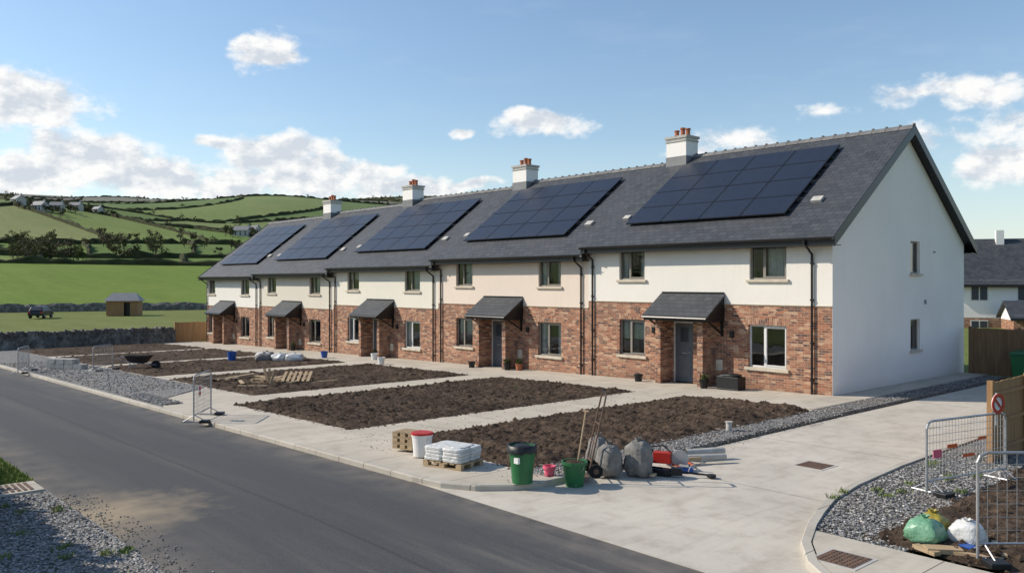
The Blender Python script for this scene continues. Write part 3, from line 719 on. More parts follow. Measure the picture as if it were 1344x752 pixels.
def nb(x,y,z,L,W,ev,rg,rz,wins,name='neighbour_house'):
    e=empty(name,(x,y,z),rz); w=MB()
    w.box(0,L,0,W,-1,1.9,0); w.box(-.01,L+.01,-.01,W+.01,1.9,ev,1)
    for xx in (-.01,L+.01): w.add([(xx,-.01,ev),(xx,W+.01,ev),(xx,W/2,rg-.05)],[(0,2,1) if xx<0 else (0,1,2)],1)
    w.obj('walls',[BRICK,RWHITE],e)
    r=MB(); s=(rg-ev)/(W/2)
    r.hexa([(-.3,-.4,ev-.4*s-.12),(L+.3,-.4,ev-.4*s-.12),(L+.3,W/2,rg-.12),(-.3,W/2,rg-.12),(-.3,-.4,ev-.4*s),(L+.3,-.4,ev-.4*s),(L+.3,W/2,rg),(-.3,W/2,rg)])
    r.hexa([(L+.3,W+.4,ev-.4*s-.12),(-.3,W+.4,ev-.4*s-.12),(-.3,W/2,rg-.12),(L+.3,W/2,rg-.12),(L+.3,W+.4,ev-.4*s),(-.3,W+.4,ev-.4*s),(-.3,W/2,rg),(L+.3,W/2,rg)]); r.obj('slate_roof',SLATE,e)
    g=MB(); g.box(-.3,L+.3,-.5,-.4,ev-.4*s-.2,ev-.4*s+.01); g.obj('gutter',BLACK,e)
    f=MB();gl=MB()
    for (xx,zz,ww,hh) in wins:
        f.box(xx,xx+ww,-.05,-.012,zz,zz+hh)
        for k in range(2): gl.box(xx+.07+k*(ww/2-.02),xx+ww/2-.04+k*(ww/2-.02),-.06,-.051,zz+.07,zz+hh-.07)
    f.obj('window_frames',FRAMEW,e); gl.obj('window_glass',SOLAR,e)
    return e
def fw(R,F): return CAM[0]+RX*R+FX*F, CAM[1]+RY*R+FY*F
x,y=fw(36,70); e=nb(x,y,-1.4,17,8,5.0,8.6,math.radians(30),[(2.2,3.3,1.3,1.3),(5.6,3.3,1.3,1.3),(9,3.3,1.3,1.3),(2.2,.5,1.3,1.2),(5.6,.5,1.3,1.2)])
c=MB(); c.box(4.8,5.4,3.4,3.9,7.8,9.3);c.box(10,10.9,3.6,4.3,7.8,9.9); c.obj('chimney',RWHITE,e)
x,y=fw(38.5,64); nb(x,y,-1.4,9,4,2.3,3.4,math.radians(30),[(1,.5,1.2,1.1)],'garage_building')
def fence(p0,p1,h,mat,name='wooden_fence'):
    x0,y0=p0;x1,y1=p1;L=math.dist(p0,p1);rz=math.atan2(y1-y0,x1-x0); e=empty(name,(x0,y0,gz(x0)+.02),rz)
    b=MB();r=random.Random(int(L*10)); n=int(L/.14)
    for i in range(n): b.box(i*.14,i*.14+.134,-.012+r.uniform(-.006,.006),.01,.05,h+r.uniform(-.01,.01))
    b.obj('boards',mat,e)
    p=MB(); k=max(1,round(L/1.9))
    for i in range(k+1): p.box(L*i/k-.05,L*i/k+.05,.012,.112,-.3,h+.06)
    for zz in (.25,h*.5,h-.25): p.box(0,L,.0125,.05,zz,zz+.07)
    p.obj('posts_and_rails',mat,e)
fence((.3,9.75),(5.2,9.75),1.75,WOODF); fence((5.2,9.75),(14,9.75),1.75,WOODF)
fence((6.4,9.5),(6.4,-6.5),1.55,WOODL)
fence((-49.2,-1.6),(-49.2,1.6),1.5,WOODL); fence((-49.2,1.6),(-49.2,10),1.4,WOODL)
# stone wall
mb=MB(); r=random.Random(9)
ny=130;prof_=[(-.3,-.3),(-.3,.2),(-.28,.45),(-.25,.7),(-.23,.95),(-.1,1.0),(.1,1.0),(.23,.95),(.25,.7),(.28,.45),(.3,.2),(.3,-.3)]
vs=[];fs=[]
for i in range(ny+1):
    y=lerp(-15,-1.7,i/ny)
    for (a,b) in prof_: vs.append((-49.2+a+r.uniform(-.06,.06),y+r.uniform(-.03,.03),-1.0+b+r.uniform(-.03,.03)))
k=len(prof_)
for i in range(ny):
    for j in range(k-1): fs.append((i*k+j,i*k+j+1,(i+1)*k+j+1,(i+1)*k+j))
mb.add(vs,fs)
y=-15
while y<-1.8:
    w=r.uniform(.09,.2); h=r.uniform(.18,.34); mb.obox((-49.2+r.uniform(-.03,.03),y+w/2,.0+h/2-.03),(r.uniform(.4,.55),w*.92,h),r.uniform(-.1,.1),0,r.uniform(-.25,.1)); y+=w
mb.obj('dry_stone_wall',STONE)
# shed
e=empty('field_shed',(-106.2,12,-1.0),math.radians(62)); b=MB(); W,Dp,h=3.9,3.2,2.0
n=16
for i in range(n):
    if 9<=i<=11: b.box(-W/2+i*W/n,-W/2+(i+1)*W/n-.02,-Dp/2,-Dp/2+.03,1.75,h);continue
    b.box(-W/2+i*W/n,-W/2+(i+1)*W/n-.02,-Dp/2,-Dp/2+.03,0,h)
b.box(-W/2,-W/2+.03,-Dp/2+.03,Dp/2,0,h);b.box(W/2-.03,W/2,-Dp/2+.03,Dp/2,0,h);b.box(-W/2,W/2,Dp/2,Dp/2+.03,0,h); b.obj('boards',WOODL,e)
b=MB()
A=[(-W/2-.3,-Dp/2-.3,h-.05),(W/2+.3,-Dp/2-.3,h-.05),(W/2+.3,Dp/2+.3,h-.05),(-W/2-.3,Dp/2+.3,h-.05),(-W/2+.5,0,h+1.0),(W/2-.5,0,h+1.0)]
b.add(A,[(0,1,5,4),(1,2,5),(2,3,4,5),(3,0,4),(3,2,1,0)]); b.obj('roof',LEAD,e)
b=MB(); b.box(-W/2+.1,W/2-.1,-Dp/2+.6,-Dp/2+.65,0,h-.1); b.obj('dark_interior',BLACK,e)
def car(x,y,z,rz):
    e=empty('parked_car',(x,y,z),rz); b=MB()
    low=[(-2.0,.35),(-2.05,.6),(-1.95,.92),(-1.2,.98),(1.1,.98),(1.9,.8),(2.05,.55),(2.0,.3)]
    n=len(low); vs=[(px,-.84,pz) for px,pz in low]+[(px,.84,pz) for px,pz in low]
    b.add(vs,[tuple(range(n)),tuple(range(2*n-1,n-1,-1))]+[(i,n+i,n+(i+1)%n,(i+1)%n) for i in range(n)])
    b.add([(-1.9,-.76,.95),(1.2,-.76,.97),(.5,-.62,1.45),(-1.45,-.62,1.47),(-1.9,.76,.95),(1.2,.76,.97),(.5,.62,1.45),(-1.45,.62,1.47)],[(0,1,2,3),(7,6,5,4),(3,2,6,7),(1,5,6,2),(0,3,7,4)])
    b.obj('body',CARP,e,bevel=.06)
    g=MB(); g.add([(-1.7,-.765,1.0),(.95,-.765,1.02),(.42,-.65,1.38),(-1.35,-.65,1.38)],[(0,1,2,3)]);g.add([(-1.7,.765,1.0),(.95,.765,1.02),(.42,.65,1.38),(-1.35,.65,1.38)],[(3,2,1,0)])
    g.add([(1.19,-.66,1.0),(1.19,.66,1.0),(.58,.55,1.42),(.58,-.55,1.42)],[(0,1,2,3)]);g.add([(-1.9,-.66,1.02),(-1.9,.66,1.02),(-1.5,.55,1.42),(-1.5,-.55,1.42)],[(3,2,1,0)]); g.obj('windows',SOLAR,e)
    t=MB()
    for xx in (-1.3,1.3):
        for s in (-1,1): t.cyl((xx,s*.65,.32),(xx,s*.87,.32),.32,n=20,m=0);t.cyl((xx,s*.86,.32),(xx,s*.88,.32),.18,n=12,m=1)
    t.obj('wheels',[TYRE,STEEL],e)
    l=MB(); l.box(2.0,2.06,-.8,-.5,.6,.75,0);l.box(2.0,2.06,.5,.8,.6,.75,0);l.box(-2.06,-2.0,-.8,-.55,.65,.85,1);l.box(-2.06,-2.0,.55,.8,.65,.85,1); l.obj('lamps',[WHITEP,REDP],e)
car(-104,1.5,-1.0,math.radians(150))
# ---------------------------------------------------------------- site barriers
def barrier(p0,p1,h=1.1,tags=None,z=0,grid=(.1,.1),wr=.0035):
    L=math.dist(p0,p1);rz=math.atan2(p1[1]-p0[1],p1[0]-p0[0]);e=empty('site_barrier',(p0[0],p0[1],gz(p0[0])+z),rz)
    f=MB();b=.12;pts=[(0,0,.02),(0,0,h-b),(b*.3,0,h-b*.3),(b,0,h),(L-b,0,h),(L-b*.3,0,h-b*.3),(L,0,h-b),(L,0,.02)]
    f.tube(pts,.019,8); f.cyl((0,0,.2),(L,0,.2),.016,n=8)
    for xx in (.08,L-.08): f.cyl((xx,-.32,.02),(xx,.32,.02),.018,n=8);f.cyl((xx,-.3,.02),(xx,0,.2),.012,n=6);f.cyl((xx,.3,.02),(xx,0,.2),.012,n=6)
    f.obj('frame',STEEL,e)
    w=MB();x=grid[0]
    while x<L-.03: w.cyl((x,0,.2),(x,0,h-.01),wr,n=4);x+=grid[0]
    zz=.2+grid[1]
    while zz<h-.03: w.cyl((0,0,zz),(L,0,zz),wr,n=4);zz+=grid[1]
    w.obj('wire_mesh',STEEL,e)
    f2=MB()
    for xx in (.08,L-.08): f2.box(xx-.12,xx+.12,-.36,-.14,0,.07)
    f2.obj('rubber_feet',BLACKP,e,bevel=.01)
    if tags:
        t=MB()
        for (tx,tz,tw,th,m) in tags: t.box(tx,tx+tw,-.016,-.008,tz,tz+th,m)
        t.obj('warning_tags',[ORANGE,PINK,WHITEP,YELP],e)
    return e
barrier((-8.85,-15.55),(-10.0,-14.65),1.2,[(.35,.62,.2,.28,2),(.37,.78,.16,.1,1),(.37,.66,.16,.08,0)],.09,wr=.004)
barrier((-28.6,-15.6),(-30.0,-14.9),1.1,[(.5,.5,.25,.3,2)],.1,wr=.005)
barrier((-27.2,-13.0),(-27.9,-12.0),1.1,None,.1,wr=.005)
e=barrier((6.6,-9.7),(7.1,-7.7),1.15,[(.15,.55,.2,.13,1),(.5,.68,.25,.06,0),(.9,.5,.3,.05,0),(1.3,.75,.2,.05,0)],.09,(.08,.12),.0045)
s=MB(); s.cyl((1.8,-.03,1.32),(1.8,-.022,1.32),.17,n=28,m=0)
n=28
for i in range(n):
    a0,a1=2*math.pi*i/n,2*math.pi*(i+1)/n; q=[]
    for yy in (-.034,-.045):
        for a,rr in ((a0,.115),(a1,.115),(a1,.172),(a0,.172)): q.append((1.8+rr*math.cos(a),yy,1.32+rr*math.sin(a)))
    s.hexa(q,1)
s.obox((1.8,-.04,1.32),(.25,.009,.035),0,1,0,.78)
s.cyl((1.8,0,.95),(1.8,-.0,1.5),.015,n=8,m=2)
s.obj('prohibition_sign',[WHITEP,REDP,STEEL],e,rz=0)
barrier((8.35,-12.55),(9.75,-10.95),1.3,None,.1,(.12,.16))
# ---------------------------------------------------------------- loose site objects
def blob(mb,c,d,seed=0,sq=.55,wr=.06,m=0,rz=0,n=24,neck=0):
    k=16; vs=[];fs=[]
    def pw(v): return math.copysign(abs(v)**sq,v)
    for j in range(k+1):
        ph=-math.pi/2+math.pi*j/k
        for i in range(n):
            th=2*math.pi*i/n
            x=pw(math.cos(ph))*pw(math.cos(th));y=pw(math.cos(ph))*pw(math.sin(th));z=pw(math.sin(ph))
            nn=noise.noise(V((x*1.7+seed*3.1,y*1.7,z*1.7)))*wr*2+noise.noise(V((x*5+seed,y*5,z*5)))*wr+abs(noise.noise(V((x*9+seed,y*9,z*4))))*wr*.8
            f=1+nn; tap=1-neck*max(0,z)**1.5
            px,py=x*d[0]/2*f*tap,y*d[1]/2*f*tap
            pz=z*d[2]/2*(1+nn*.6); pz=max(pz,-d[2]*.47)
            vs.append((c[0]+px*math.cos(rz)-py*math.sin(rz),c[1]+px*math.sin(rz)+py*math.cos(rz),c[2]+d[2]*.47+pz))
    for j in range(k):
        for i in range(n): fs.append((j*n+i,j*n+(i+1)%n,(j+1)*n+(i+1)%n,(j+1)*n+i))
    mb.add(vs,fs,m)
def pallet(mb,c,L=1.0,W=.8,rz=0,m=0,z=0,tilt=0):
    M=Matrix.Translation(V(c))@Matrix.Rotation(rz,4,'Z')@Matrix.Rotation(tilt,4,'X')
    def bx(x0,x1,y0,y1,z0,z1): mb.hexa([M@V(q) for q in [(x0,y0,z0),(x1,y0,z0),(x1,y1,z0),(x0,y1,z0),(x0,y0,z1),(x1,y0,z1),(x1,y1,z1),(x0,y1,z1)]],m)
    for y in (-W/2,-.05,W/2-.1): bx(-L/2,L/2,y,y+.1,0,.02)
    for y in (-W/2,-.05,W/2-.1):
        for x in (-L/2,-.06,L/2-.12): bx(x,x+.12,y,y+.1,.021,.09)
    for i in range(6): x=-L/2+i*(L-.1)/5; bx(x,x+.1,-W/2,W/2,.091,.11)
Z0=.1
def bucket(name,x,y,z,r0,r1,h,mat,lid=None,fill=None,rim=None,handle=True):
    e=empty(name,(x,y,z)); b=MB(); b.lathe((0,0,0),[(0,0),(r0,0),(lerp(r0,r1,.5),h*.5),(r1,h-.05),(r1+.012,h-.05),(r1+.012,h),(r1-.01,h),(r0-.01,.02),(0,.02)],24); b.obj('body',mat,e,smooth=False)
    if rim:
        b=MB(); vs=[];n=40;fs=[]
        for i in range(n):
            a=2*math.pi*i/n; w=.012*math.sin(i*2.3)+.008*math.sin(i*5)
            for rr,zz in ((r1-.03,h-.12),(r1-.005,h+.02+w*.6),(r1+.02,h+.012),(r1+.024+w*.3,h-.09-abs(w)*2)): vs.append((rr*math.cos(a),rr*math.sin(a),zz))
        for i in range(n):
            for k in range(3): j=(i+1)%n; fs.append((i*4+k,j*4+k,j*4+k+1,i*4+k+1))
        b.add(vs,fs); b.obj('bin_liner',rim,e,smooth=True)
    if lid:
        b=MB(); b.lathe((0,0,0),[(r1+.018,h-.02),(r1+.018,h+.015),(r1-.02,h+.025),(0,h+.02)],24); b.obj('lid',lid,e)
    if handle:
        b=MB(); b.tube([(math.cos(t)*(r1+.02),-.01-math.sin(t)*.05,h-.06-math.sin(t)*r1*.8) for t in [math.pi*i/10 for i in range(11)]],.004,6); b.obj('handle',STEEL,e)
    if fill:
        b=MB(); blob(b,(0,0,h-.12),(r1*1.7,r1*1.7,.14),3,.9,.15); b.obj('contents',fill,e)
    return e
e=bucket('green_rubbish_bin',1.82,-14.08,Z0+.012,.17,.23,.62,GREENP,rim=BLACKP,fill=BLACKP,handle=False)
b=MB(); b.box(.05,.15,-.235,-.19,.36,.45); b.obj('label',WHITEP,e)
bucket('green_bucket',2.28,-13.3,.014,.15,.21,.42,GREENP,fill=SOIL)
bucket('paint_bucket',-1.1,-14.05,Z0,.17,.2,.44,WHITEP,lid=REDP)
bucket('pink_bucket',1.72,-13.35,Z0,.08,.1,.17,PINK)
bucket('blue_bucket',-27.8,-6.5,gz(-27)+.12,.18,.22,.45,BLUEP)
bucket('blue_bucket',-26.2,-2.3,gz(-26)+.12,.14,.18,.32,BLUEP)
bucket('white_bucket',-20.4,-2.6,gz(-20)+.12,.14,.17,.3,WHITEP)
bucket('black_bucket',-6.9,-.6,gz(-7)+.1,.12,.15,.26,BLACKP)
bucket('black_bucket',-15.9,-.9,gz(-16)+.1,.12,.15,.26,BLACKP)
bucket('white_bucket',-23.2,-1.2,gz(-23)+.1,.14,.17,.3,WHITEP)
e=empty('sack_trolley',(2.12,-12.95,Z0),math.radians(-35)); b=MB()
def LT(x,t): return (x,.1+.3*t,.12+1.32*t)
for sx in (-.17,.17): b.tube([LT(sx,0),LT(sx,.88),LT(sx*.92,.96),LT(sx*.6,1.0)],.016,8,0)
b.tube([LT(-.1,1.0),LT(.1,1.0)],.02,8,1)
for t in (.12,.35,.6): b.tube([LT(-.17,t),LT(.17,t)],.012,6,0)
b.tube([LT(0,.12),LT(0,.6)],.01,6,0)
for sx in (-.22,.22): b.cyl((sx-.025,.2,.12),(sx+.025,.2,.12),.12,n=20,m=2); b.cyl((sx-.03,.2,.12),(sx+.03,.2,.12),.05,n=12,m=0)
b.cyl((-.22,.2,.12),(.22,.2,.12),.01,n=6,m=0); b.box(-.2,.2,-.14,.1,.01,.02,0)
b.obj('trolley',[RUST,BLACKP,TYRE],e)
e=empty('shovel',(2.28,-13.3,.1)); b=MB(); b.tube([(0,.02,.05),(.0,.28,1.15)],.014,8,0); b.tube([(-.06,.27,1.15),(.06,.29,1.15)],.013,8,0); b.obj('shaft',PALLET,e)
b=MB(); pallet(b,(-1.85,-13.85,Z0+.02),.5,.42,.3); pallet(b,(-1.85,-13.85,Z0+.135),.5,.42,.3); pallet(b,(-1.85,-13.85,Z0+.25),.5,.42,.35); b.obj('wooden_crate_stack',PALLET)
e=empty('cement_bag_pallet',(-.05,-14.1,Z0),.25); b=MB(); pallet(b,(0,0,0),.88,.68); b.obj('pallet',PALLET,e)
b=MB()
for l in range(4):
    for i,(xx,yy) in enumerate([(-.21,-.165),(.21,-.165),(-.21,.165),(.21,.165)]): blob(b,(xx+rnd.uniform(-.02,.02),yy,.11+l*.062),(.44,.34,.078),l*4+i,.36,.025)
blob(b,(.0,0,.355),(.7,.5,.035),77,.4,.06)
b.obj('cement_bags',BAGW,e,smooth=True)
def sack(name,x,y,z,d,mat,seed,neck=.5,rz=0):
    e=empty(name,(x,y,z),rz); b=MB(); blob(b,(0,0,0),d,seed,.62,.11,neck=neck); b.obj('sack',mat,e,smooth=True)
    b=MB(); vs=[];n=14
    for rr,zz in ((.05,d[2]*.88),(.028,d[2]*.95),(.06,d[2]*1.07)):
        for i in range(n): a=2*math.pi*i/n; q=rr*(1+.3*math.sin(i*2.5)); vs.append((q*math.cos(a),q*math.sin(a),zz+.015*math.sin(i*3)))
    b.add(vs,[(k*n+i,k*n+(i+1)%n,(k+1)*n+(i+1)%n,(k+1)*n+i) for k in range(2) for i in range(n)]); b.obj('tied_neck',mat,e,smooth=True)
sack('rubble_sack',2.25,-12.4,.05,(.44,.38,.56),SACKG,1,.25)
sack('rubble_sack',2.55,-11.95,.02,(.48,.4,.64),SACKG,2,.1)
sack('rubble_sack',1.9,-12.3,Z0,(.4,.36,.6),SACKG,5,.3)
sack('rubbish_bag',7.65,-12.35,Z0,(.44,.38,.34),BAGG,3,.35)
sack('rubbish_bag',8.05,-12.05,Z0,(.42,.36,.32),BAGW,4,.3)
sack('rubbish_bag',7.55,-11.85,Z0,(.34,.34,.3),YELP,6,.4)
b=MB(); r=random.Random(3)
e=empty('petrol_saw',(2.5,-11.2,Z0-.02),.5); b.obox((0,0,.16),(.32,.2,.2),0,0); b.tube([(-.15,0,.2),(-.22,0,.34),(.02,0,.38),(.15,0,.26)],.015,6,1); b.cyl((.32,-.02,.16),(.32,.0,.16),.16,n=22,m=2); b.obox((.2,.03,.17),(.3,.05,.07),0,1); b.obj('saw',[REDP,BLACKP,STEEL],e,bevel=.012)
bucket('red_bucket',2.35,-11.5,.02,.1,.13,.2,REDP)
b=MB()
for k in range(6):
    cx,cy=2.5+r.uniform(-.2,.3),-10.9+r.uniform(-.6,.6); col=k%3; R=r.uniform(.1,.25); pts=[]
    for i in range(30): a=i*.45; pts.append((cx+R*(1+.2*math.sin(i*1.3))*math.cos(a),cy+R*(1+.2*math.cos(i))*math.sin(a),Z0+.0+.004*(i%7)))
    b.tube(pts,.01,5,col)
b.obj('cable_coil',[BLACKP,ORANGE,BLACKP])
b=MB(); b.obox((2.75,-11.6,.08),(.42,.2,.12),.3,0);b.obox((2.72,-11.62,.15),(.2,.03,.03),.3,0);b.obox((2.95,-11.1,.06),(.24,.14,.09),1,1);b.obox((2.95,-11.1,.115),(.1,.03,.02),1,0); b.obj('tool_boxes',[BLACKP,BLUEP],bevel=.01)
b=MB()
for k in range(18): b.obox((2.3+r.uniform(-.4,.7),-11.1+r.uniform(-1.0,.8),.11+r.uniform(-.03,.05)),(r.uniform(.08,.4),r.uniform(.03,.08),r.uniform(.02,.05)),r.uniform(0,3.1),k%4,r.uniform(-.2,.2),r.uniform(-.2,.2))
b.obj('hand_tools',[BLACKP,REDP,PALLET,STEEL])
b=MB(); b.cyl((2.35,-10.3,.17),(2.7,-9.55,.17),.075,n=16,m=0,caps=False);b.cyl((2.45,-10.7,.15),(2.95,-9.85,.14),.055,n=14,m=0,caps=False);b.obox((2.6,-10.55,.13),(.5,.12,.07),1.2,1);b.obj('drain_pipes',[CAP,PALLET])
e=empty('strimmer',(3.05,-11.5,.014),.6); b=MB(); b.obox((0,0,.1),(.2,.13,.12),0,0); b.cyl((.1,0,.1),(.62,.05,.05),.018,n=8,m=0); b.cyl((-.22,0,.07),(-.1,0,.07),.06,n=14,m=0); b.cyl((.6,.05,.02),(.6,.05,.07),.08,n=16,m=0); b.tube([(.2,0,.1),(.25,0,.22),(.33,0,.22),(.38,.02,.08)],.012,6,1);b.obj('body',[BLACKP,STEEL],e,bevel=.01)
b=MB(); b.cyl((1.25,-7.2,.05),(1.25,-7.2,.28),.07,n=16); b.cyl((1.25,-7.2,.28),(1.25,-7.2,.3),.085,n=16); b.obj('drain_rodding_cap',CAP)
b=MB(); b.obox((7.95,-12.55,.13),(.42,.2,.06),.7,0);b.obox((8.2,-12.5,.12),(.8,.07,.04),.3,0);b.obox((8.4,-12.0,.14),(.07,.7,.04),.5,0);b.obox((7.8,-12.68,.12),(.35,.1,.05),-.4,0); b.obox((8.15,-12.3,.17),(.2,.14,.02),-.4,1);b.obj('timber_offcuts',[PALLET,BLUEP])
b=MB(); pallet(b,(-16.4,-9.9,gz(-16)+.17),1.1,.9,.4); pallet(b,(-15.7,-9.2,gz(-16)+.27),1.0,.8,.9,0,0,.35)
for i in range(14): b.obox((-16.5+rnd.uniform(-2.0,2.0),-9.8+rnd.uniform(-1.5,1.5),gz(-16)+.18+rnd.uniform(0,.08)),(rnd.uniform(.6,1.6),.12,.03),rnd.uniform(0,3.1),0,rnd.uniform(-.1,.1),rnd.uniform(-.12,.12))
for i in range(3): b.obox((-16.1+i*.25,-10.2,gz(-16)+.4),(.05,.08,.6),rnd.uniform(0,3),0,.3*(i-1))
b.obj('timber_pile',PALLET)
e=empty('concrete_block_stack',(-29.6,-13.4,gz(-29.6)+.12),.6); b=MB()
for l in range(2):
    for i in range(4):
        for k in range(2):
            if l==1 and i==3: continue
            b.obox((-.75+i*.47+rnd.uniform(-.01,.01),k*.24-.12,.12+l*.225),(.44,.215,.215),rnd.uniform(-.03,.03))
b.obj('blocks',CAP,e,bevel=.006)
def barrow(x,y,rz):
    e=empty('wheelbarrow',(x,y,gz(x)+.12),rz); b=MB()
    lo=[(-.3,-.2,.32),(.3,-.2,.28),(.3,.2,.28),(-.3,.2,.32)];hi=[(-.5,-.33,.6),(.55,-.33,.62),(.55,.33,.62),(-.5,.33,.6)]
    b.add(lo+hi,[(0,1,2,3),(0,4,5,1),(1,5,6,2),(2,6,7,3),(3,7,4,0)],0)
    for s in(-1,1): b.tube([(.85,s*.04,.2),(.3,s*.2,.27),(-.3,s*.24,.32),(-.95,s*.3,.55)],.017,6,1); b.tube([(-.25,s*.24,.3),(-.35,s*.25,0),(-.1,s*.22,.28)],.015,6,1)
    b.cyl((.8,-.04,.2),(.8,.04,.2),.2,n=20,m=2); b.obj('barrow',[BLACKP,STEEL,TYRE],e)
barrow(-26.6,-11.3,.8)
for i,(x,y,c) in enumerate([(-26.8,-5.3,BAGW),(-26.1,-5.6,SACKG),(-25.6,-5.0,BAGW),(-27.3,-4.9,SACKG),(-24.9,-4.6,BAGW)]): sack('cement_sack',x,y,gz(x)+.12,(.85,.65,.42),c,10+i,.1,i)
def pot(x,y,z,r0,h,mat,seed=1):
    e=empty('planted_pot',(x,y,z)); b=MB(); b.lathe((0,0,0),[(0,0),(r0*.75,0),(r0,h),(r0*1.08,h),(r0*1.08,h+.03),(r0*.9,h+.03),(r0*.85,h-.05),(0,h-.05)],16); b.obj('pot',mat,e)
    b=MB(); r=random.Random(seed)
    for i in range(160):
        t=r.uniform(0,6.28);q=r.uniform(0,r0*1.1);zz=h+r.uniform(-.05,.2); s=.04; u=V((r.uniform(-1,1),r.uniform(-1,1),r.uniform(-.5,1))).normalized()*s;w=u.orthogonal().normalized()*s*.5;p=V((q*math.cos(t),q*math.sin(t),zz)); b.add([p-u,p+w,p+u,p-w],[(0,1,2,3)])
    b.obj('leaves',LEAF[0],e)
for i,(x,y,m) in enumerate([(-3.95,-.85,BLACKP),(-13.8,-.7,BLACKP),(-13.3,-.5,TERRA),(-24,-.6,BLACKP),(-33,-.6,BLACKP)]): pot(x,y,gz(x)+.1,.15,.25,m,seed=i)
def planter(x,y):
    e=empty('black_planter_box',(x,y,gz(x)+.1)); b=MB(); b.box(-.4,.4,-.22,.22,0,.05);b.box(-.4,.4,-.22,-.19,.05,.42);b.box(-.4,.4,.19,.22,.05,.42);b.box(-.4,-.37,-.19,.19,.05,.42);b.box(.37,.4,-.19,.19,.05,.42);b.obj('box',BLACKP,e,bevel=.01)
    b=MB(); blob(b,(0,0,.25),(.72,.36,.26),4,.6,.2); b.obj('black_bags',BLACKP,e,smooth=True)
planter(-3.1,-.6)
def wheelie(x,y,rz,mat,z=.02):
    e=empty('wheelie_bin',(x,y,z),rz); b=MB()
    lo=[(-.22,-.27,.08),(.22,-.27,.08),(.22,.22,.08),(-.22,.22,.08)];hi=[(-.28,-.34,.95),(.28,-.34,.95),(.28,.32,1.0),(-.28,.32,1.0)]
    b.hexa(lo+hi); b.box(-.3,.3,-.37,-.33,.9,.95); b.obj('body',mat,e,bevel=.015)
    b=MB(); b.hexa([(-.31,-.4,.955),(.31,-.4,.955),(.31,.38,1.01),(-.31,.38,1.01),(-.29,-.36,1.0),(.29,-.36,1.0),(.29,.34,1.07),(-.29,.34,1.07)]); b.cyl((-.26,.4,1.0),(.26,.4,1.0),.018,n=8); b.obj('lid',mat,e,bevel=.01)
    b=MB()
    for s in(-1,1): b.cyl((s*.24,.22,.1),(s*.29,.22,.1),.1,n=16)
    b.obj('wheels',TYRE,e)
wheelie(2.3,8.9,0,GREENP); wheelie(3.1,9.0,.1,BLACKP)
# hedge added out of view on the left to cast the lower-left shadow
b=MB(); r=random.Random(12)
for i in range(9000):
    x=r.uniform(-12,-.6);y=r.uniform(-24.0,-22.8);z=r.uniform(0,2.75+.15*math.sin(x*2)); s=r.uniform(.06,.15)
    u=V((r.uniform(-1,1),r.uniform(-1,1),r.uniform(-1,1))).normalized()*s;w=u.orthogonal().normalized()*s;p=V((x,y,z)); b.add([p-u,p+w,p+u,p-w],[(0,1,2,3)])
b.box(-11.9,-.8,-23.8,-23.0,-.2,2.65)
b.obj('shadow_caster_hedge',LEAF[0])
# ---------------------------------------------------------------- sky and light
W=bpy.data.worlds.new('World'); sc.world=W; W.use_nodes=True; nt=W.node_tree
for n in list(nt.nodes): nt.nodes.remove(n)
EL=math.radians(35); S=V((-.776,-.62,0)).normalized(); rot=math.atan2(S.x,S.y)
sky=nd(nt,'ShaderNodeTexSky'); sky.sky_type='NISHITA'; sky.sun_disc=False; sky.sun_elevation=EL; sky.sun_rotation=rot; sky.air_density=1.15; sky.dust_density=.4; sky.ozone_density=2.6
bg=nd(nt,'ShaderNodeBackground',{'Color':sky.outputs[0],'Strength':.15})
tc=nd(nt,'ShaderNodeTexCoord').outputs['Generated']
def dot(v): return nd(nt,'ShaderNodeVectorMath',{0:tc,1:v},operation='DOT_PRODUCT').outputs['Value']
azn=math_(nt,'ARCTAN2',dot((RX,RY,0)),dot((FX,FY,0))); eln=math_(nt,'ARCSINE',dot((0,0,1)))
pv=nd(nt,'ShaderNodeCombineXYZ',{0:azn,1:eln}).outputs[0]
st=nd(nt,'ShaderNodeVectorMath',{0:pv,1:(1,1.5,1)},operation='MULTIPLY').outputs[0]
wn=noi(nt,st,14,3,.5,'Color')
wp=nd(nt,'ShaderNodeVectorMath',{0:wn,1:(.5,.5,.5)},operation='SUBTRACT').outputs[0]
wp=nd(nt,'ShaderNodeVectorMath',{0:wp,'Scale':.045},operation='SCALE').outputs[0]
pw_=nd(nt,'ShaderNodeVectorMath',{0:pv,1:wp},operation='ADD').outputs[0]
CLD=[(40,134,115,42,1.25),(0,112,75,32,1.2),(352,74,54,32,1.2),(325,60,30,15,1.05),(120,205,125,42,1.25),(190,228,135,38,1.25),(30,228,115,40,1.25),(365,202,82,36,1.25),(395,228,115,34,1.2),(300,240,125,26,1.1),(490,222,56,22,1.15),(545,246,115,22,1.1),(620,243,45,14,1),(283,181,46,11,1.0),(712,163,74,23,1.2),(690,155,36,14,1.1),(610,171,20,10,1),(1275,118,92,34,.85),(1200,128,70,22,.6),(1312,215,74,42,1.1),(1330,165,90,34,.6),(960,188,80,20,.5),(905,196,45,14,.65),(1080,150,60,12,.3),(1230,190,120,24,.4)]
m=None
for px,py,rx,ry,k in CLD:
    u=(px-672)/1095; a=math.atan(u); el=math.atan((370-py)/1095/math.sqrt(1+u*u)); ca_=math.cos(a)
    d=nd(nt,'ShaderNodeVectorMath',{0:pw_,1:(a,el,0)},operation='SUBTRACT').outputs[0]
    d=nd(nt,'ShaderNodeVectorMath',{0:d,1:(1095/rx/ca_/ca_,1095/ry/ca_,0)},operation='MULTIPLY').outputs[0]
    l=nd(nt,'ShaderNodeVectorMath',{0:d},operation='LENGTH').outputs['Value']
    v=math_(nt,'MULTIPLY_ADD',l,-1.0*k,k)
    m=v if m is None else math_(nt,'MAXIMUM',m,v)
n1=noi(nt,st,26,8,.6)
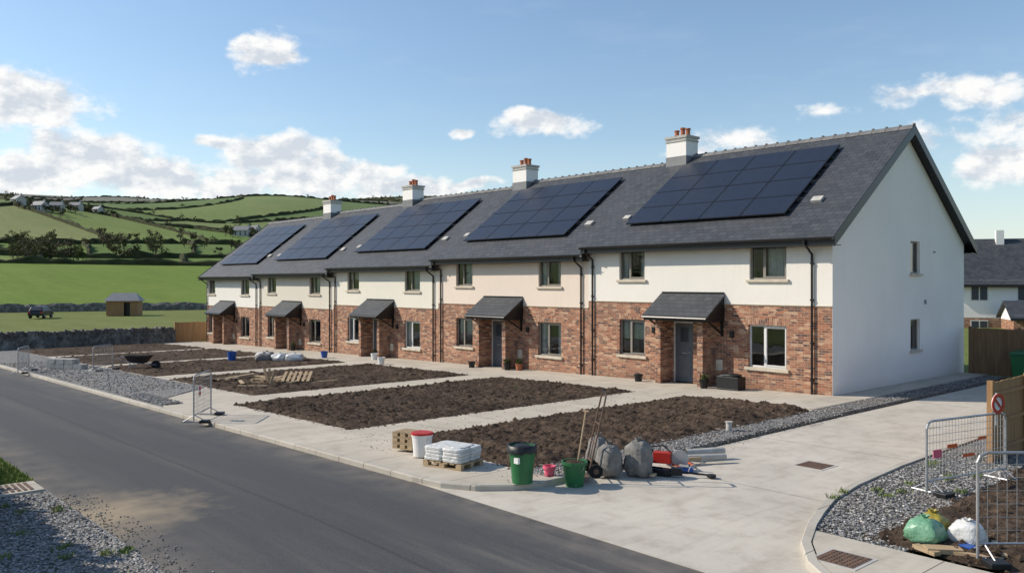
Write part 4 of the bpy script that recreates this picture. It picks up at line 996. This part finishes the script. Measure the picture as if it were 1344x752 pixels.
off=nd(nt,'ShaderNodeVectorMath',{0:st,1:(-.008,.018,0)},operation='ADD').outputs[0]
n2=noi(nt,off,26,5,.6)
dens=nd(nt,'ShaderNodeMapRange',{'Value':math_(nt,'ADD',m,math_(nt,'MULTIPLY',math_(nt,'SUBTRACT',n1,.5),1.7)),'From Min':-.02,'From Max':.58},interpolation_type='SMOOTHSTEP').outputs[0]
inside=math_(nt,'MULTIPLY',dens,.98)
cv=nd(nt,'ShaderNodeVectorMath',{0:pv,1:(2.5,9,1)},operation='MULTIPLY').outputs[0]
veil=math_(nt,'MULTIPLY',ramp(nt,noi(nt,cv,2.2,6,.62),.52,.88),.18)
haze=math_(nt,'MULTIPLY',ramp(nt,eln,.17,.0),.5)
inside=math_(nt,'MAXIMUM',inside,math_(nt,'MAXIMUM',veil,haze))
sh=math_(nt,'ADD',math_(nt,'MULTIPLY',math_(nt,'SUBTRACT',n1,n2),3.2),math_(nt,'MULTIPLY',math_(nt,'SUBTRACT',.75,m),.6))
shc=ramp(nt,sh,-.35,.4)
ccol=mixc(nt,shc,(.66,.71,.78),(1.0,1.0,.985))
ccol=mixc(nt,ramp(nt,dens,.0,.3),(.72,.83,.93),ccol)
bgc=nd(nt,'ShaderNodeBackground',{'Color':ccol,'Strength':1.0})
mx=nd(nt,'ShaderNodeMixShader',{0:inside,1:bg.outputs[0],2:bgc.outputs[0]})
out=nd(nt,'ShaderNodeOutputWorld'); nt.links.new(mx.outputs[0],out.inputs[0])
sl_=bpy.data.lights.new('sun','SUN'); sl_.energy=5.0; sl_.angle=math.radians(.5); sl_.color=(1,.91,.78)
so=bpy.data.objects.new('sun',sl_); sc.collection.objects.link(so)
sd_=V((S.x*math.cos(EL),S.y*math.cos(EL),math.sin(EL))); so.rotation_euler=sd_.to_track_quat('Z','Y').to_euler(); so.location=(0,0,60)
# ---------------------------------------------------------------- camera
cd=bpy.data.cameras.new('camera'); co=bpy.data.objects.new('camera',cd); sc.collection.objects.link(co)
co.location=CAM; co.rotation_euler=(math.radians(90),0,math.radians(48.4)); cd.sensor_width=36; cd.lens=36*1095/1344; cd.shift_y=-6/1344; cd.clip_end=20000; cd.clip_start=.1
sc.camera=co
sc.view_settings.view_transform='Standard'; sc.view_settings.look='None'; sc.view_settings.exposure=0
